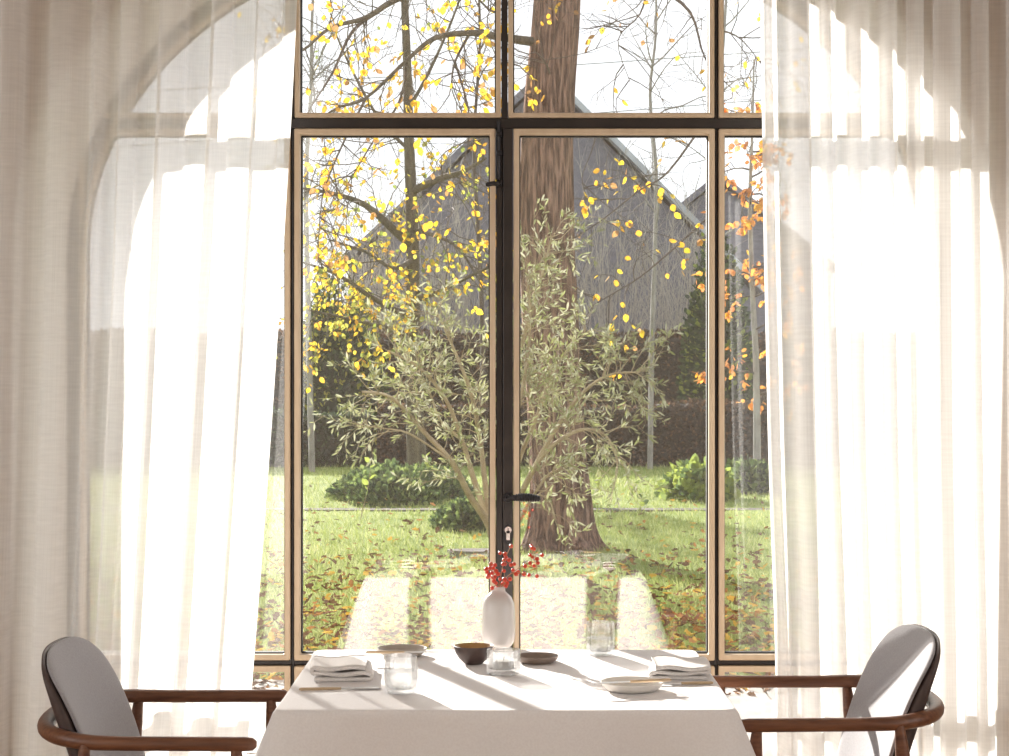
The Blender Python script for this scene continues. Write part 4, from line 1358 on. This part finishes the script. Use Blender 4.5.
# small seedlings standing in the lawn
def seedling(label, px, py, h, nl, seed, mats=BRI):
    rng = random.Random(seed)
    D = ground_d(py)
    c = Vector((X(px, D), D, GZ))
    root = tag(empty('seedling', c), label, 'plant', 'seedlings in the lawn')
    b = MB(); p = twig(b, (0, 0, -0.02), (0.05, 0, 1), h, 0.006, rng, -0.05, 5, 0.08)
    b.build('stem', M['olive_bark'], root, sharp=False)
    pos, dr = [], []
    for k in range(nl):
        q, e = along(p, 0.25 + 0.75 * k / (nl - 1))
        pos.append(q + c); dr.append(rand_perp(e, rng) + e * 0.7)
    put_leaves(root, pos, dr, [rng.uniform(0.06, 0.105) for _ in pos], 'ovate', mats, [.5, .22, .28], 60)
seedling('leafy seedling growing beside the foot of the dark tree', 425, 497, 0.52, 12, 1)
seedling('single tall sapling with pale leaves left of the dark tree', 360, 520, 0.62, 9, 2)
seedling('leafy seedling right of the big trunk in the grass', 632, 497, 0.20, 8, 3)
seedling('small leafy seedling at the stone edging right of the big trunk', 640, 512, 0.22, 7, 4)
seedling('thin seedling near the handle side of the big trunk', 600, 488, 0.18, 7, 5)

# flat stone in the lawn
D = ground_d(556)
m = MB()
poly = [(0.26 * math.cos(a) * (1 + 0.08 * math.sin(3 * a)), 0.16 * math.sin(a)) for a in [i * math.pi / 9 for i in range(18)]]
n_ = len(poly)
m.add([(a, b, -0.03) for a, b in poly] + [(a * .96, b * .96, 0.05) for a, b in poly], [tuple(range(n_ - 1, -1, -1)), tuple(range(n_, 2 * n_))] + [(i, (i + 1) % n_, n_ + (i + 1) % n_, n_ + i) for i in range(n_)])
o = m.build('stepping_stone', M['edging'], smooth=False); o.location = (X(478, D), D, GZ)
tag(o, 'flat grey stone lying in the grass left of the centre stile', 'stone')

# ------------------------------------------------------------------ fallen leaves
def fallen():
    n = 8800
    py = NR.uniform(488, 700, n)
    py = np.where(NR.random(n) < 0.35, NR.uniform(560, 690, n), py)
    d = F * (CZ - GZ) / (py - CY)
    px = NR.uniform(0, 1010, n)
    keep = NR.random(n) < np.clip(0.22 + (py - 500) / 160, 0, 1)
    d, px = d[keep], px[keep]; n = len(d)
    pos = np.stack([(px - CX) / F * d, d, np.where(d > 9.35, GZ + NR.uniform(0.035, 0.07, n), GZ + NR.uniform(0.026, 0.034, n))], 1)
    dirs = np.stack([NR.normal(0, 1, n), NR.normal(0, 1, n), NR.normal(0, 0.35, n)], 1)
    size = NR.uniform(0.035, 0.075, n)
    mi = NR.choice(3, n, p=[.60, .23, .17])
    roll = NR.normal(0, 0.45, n) + np.where(NR.random(n) < 0.5, 0, math.pi)
    ax, ay, az = frames(dirs, roll)
    SV, ST = leaf_shape('oak')
    SV = SV.copy(); SV[:, 2] = np.abs(SV[:, 0]) * 0.5 + 0.12 * (SV[:, 1] - 0.5) ** 2
    order = np.argsort(-(size / pos[:, 1] + np.where((px > 262) & (px < 768), 1, 0)))
    big, rest = order[:300], order[300:]
    names = [('fallen brown curled leaf lying on the garden lawn', 'fallen brown leaves'), ('fallen yellow leaf lying on the garden lawn', 'fallen yellow leaves'), ('fallen orange leaf lying on the garden lawn', 'fallen orange leaves')]
    ms = []
    for mm in LIT:
        b = MB(); b.add(SV, ST); ms.append(b.mesh('fallen_leaf', mm))
    for i in big:
        o_ = link('fallen_leaf', ms[mi[i]])
        s = size[i]
        o_.matrix_world = Matrix(((ax[i, 0] * s, ay[i, 0] * s, az[i, 0] * s, pos[i, 0]), (ax[i, 1] * s, ay[i, 1] * s, az[i, 1] * s, pos[i, 1]),
                                  (ax[i, 2] * s, ay[i, 2] * s, az[i, 2] * s, pos[i, 2]), (0, 0, 0, 1)))
        tag(o_, names[mi[i]][0], 'leaf', names[mi[i]][1])
    P = pos[rest][:, None, :] + size[rest][:, None, None] * (SV[None, :, 0:1] * ax[rest][:, None, :] + SV[None, :, 1:2] * ay[rest][:, None, :] + SV[None, :, 2:3] * az[rest][:, None, :])
    T = ST[None] + (np.arange(len(rest)) * len(SV))[:, None, None]
    o_ = raw_mesh('leaf_litter', P.reshape(-1, 3), T.reshape(-1, 3), LIT, np.repeat(mi[rest], len(ST)))
    tag(o_, 'scattered brown and yellow leaf litter over the lawn and terrace', 'leaf litter', kind='stuff')
fallen()

# ------------------------------------------------------------------ houses behind the hedge
def house(label, D, apex, left, right, depth, wall_z, windows, barge=True):
    """gable towards the garden; apex / left / right are (px, py) of the gable outline"""
    A, L, Rr = at(*apex, D), at(*left, D), at(*right, D)
    cxh = (L.x + Rr.x) / 2
    root = tag(empty('house', (cxh, D + depth / 2, GZ)), label, 'house')
    o0 = Vector(root.location)
    m_ = MB()
    m_.prism([(L.x + .25 - cxh, 0), (Rr.x - .25 - cxh, 0), (Rr.x - .25 - cxh, Rr.z - GZ - 0.1), (A.x - cxh, A.z - GZ - 0.28), (L.x + .25 - cxh, L.z - GZ - 0.1)], -depth / 2 + 0.15, depth / 2 - 0.15)
    m_.build('gable_wall', M['slate'], root, smooth=False)
    for P in (L, Rr):
        m_ = MB()
        dx, dz = P.x - A.x, P.z - A.z
        nn = Vector((-dz, 0, dx)).normalized() * 0.16
        if nn.z < 0: nn = -nn
        q = [(A.x - cxh, A.z - GZ), (P.x - cxh, P.z - GZ), (P.x - cxh - nn.x, P.z - GZ - nn.z), (A.x - cxh - nn.x * 0, A.z - GZ - 0.22)]
        m_.prism(q, -depth / 2 - 0.1, depth / 2)
        m_.build('roof_slope', M['slate'], root, smooth=False)
        if barge and P is Rr:
            m_ = MB()
            q = [(A.x - cxh, A.z - GZ + 0.03), (P.x - cxh, P.z - GZ + 0.03), (P.x - cxh - nn.x * 0.7, P.z - GZ - nn.z * 0.7), (A.x - cxh, A.z - GZ - 0.16)]
            m_.prism(q, -depth / 2 - 0.16, -depth / 2 - 0.1)
            m_.build('verge_board', M['barge'], root, smooth=False)
    for (wx, wz, ww, wh) in windows:
        m_ = MB(); m_.ring([(wx, wz), (wx + ww, wz), (wx + ww, wz + wh), (wx, wz + wh)], [(wx + .08, wz + .08), (wx + ww - .08, wz + .08), (wx + ww - .08, wz + wh - .08), (wx + .08, wz + wh - .08)], -depth / 2 + 0.05, -depth / 2 + 0.2)
        wf = m_.build('window', M['barge'], root, smooth=False)
        m_ = MB(); m_.box(wx + .08, wx + ww - .08, -depth / 2 + 0.11, -depth / 2 + 0.16, wz + .08, wz + wh - .08)
        m_.build('pane', M['dark_pane'], wf, smooth=False)
    return root
house('dark slate house with a steep pale edged gable behind the trees', 47, (545, 68), (338, 262), (766, 290), 9, 2, [])
house('dark slate gabled house at the far right behind the orange tree', 58, (719, 172), (640, 236), (840, 268), 8, 2, [], False)

# overhead cables
for k, (a, b, lab) in enumerate((((560, 62), (1000, 34), 'thin overhead cable crossing the sky, upper of the two'), ((560, 112), (1000, 80), 'thin overhead cable crossing the sky, lower of the two'))):
    p, q = at(*a, 72), at(*b, 72)
    p = p + (p - q) * 1.5
    m = MB()
    pts = []
    for i in range(21):
        t = i / 20
        s = p.lerp(q, t); s.z -= 0.5 * 4 * t * (1 - t) * 0.3
        pts.append(s)
    m.tube(pts, 0.018, 5, cap=False)
    o = m.build('overhead_cable', M['cable'], sharp=False)
    recenter(o)
    tag(o, lab, 'cable', 'overhead cables')
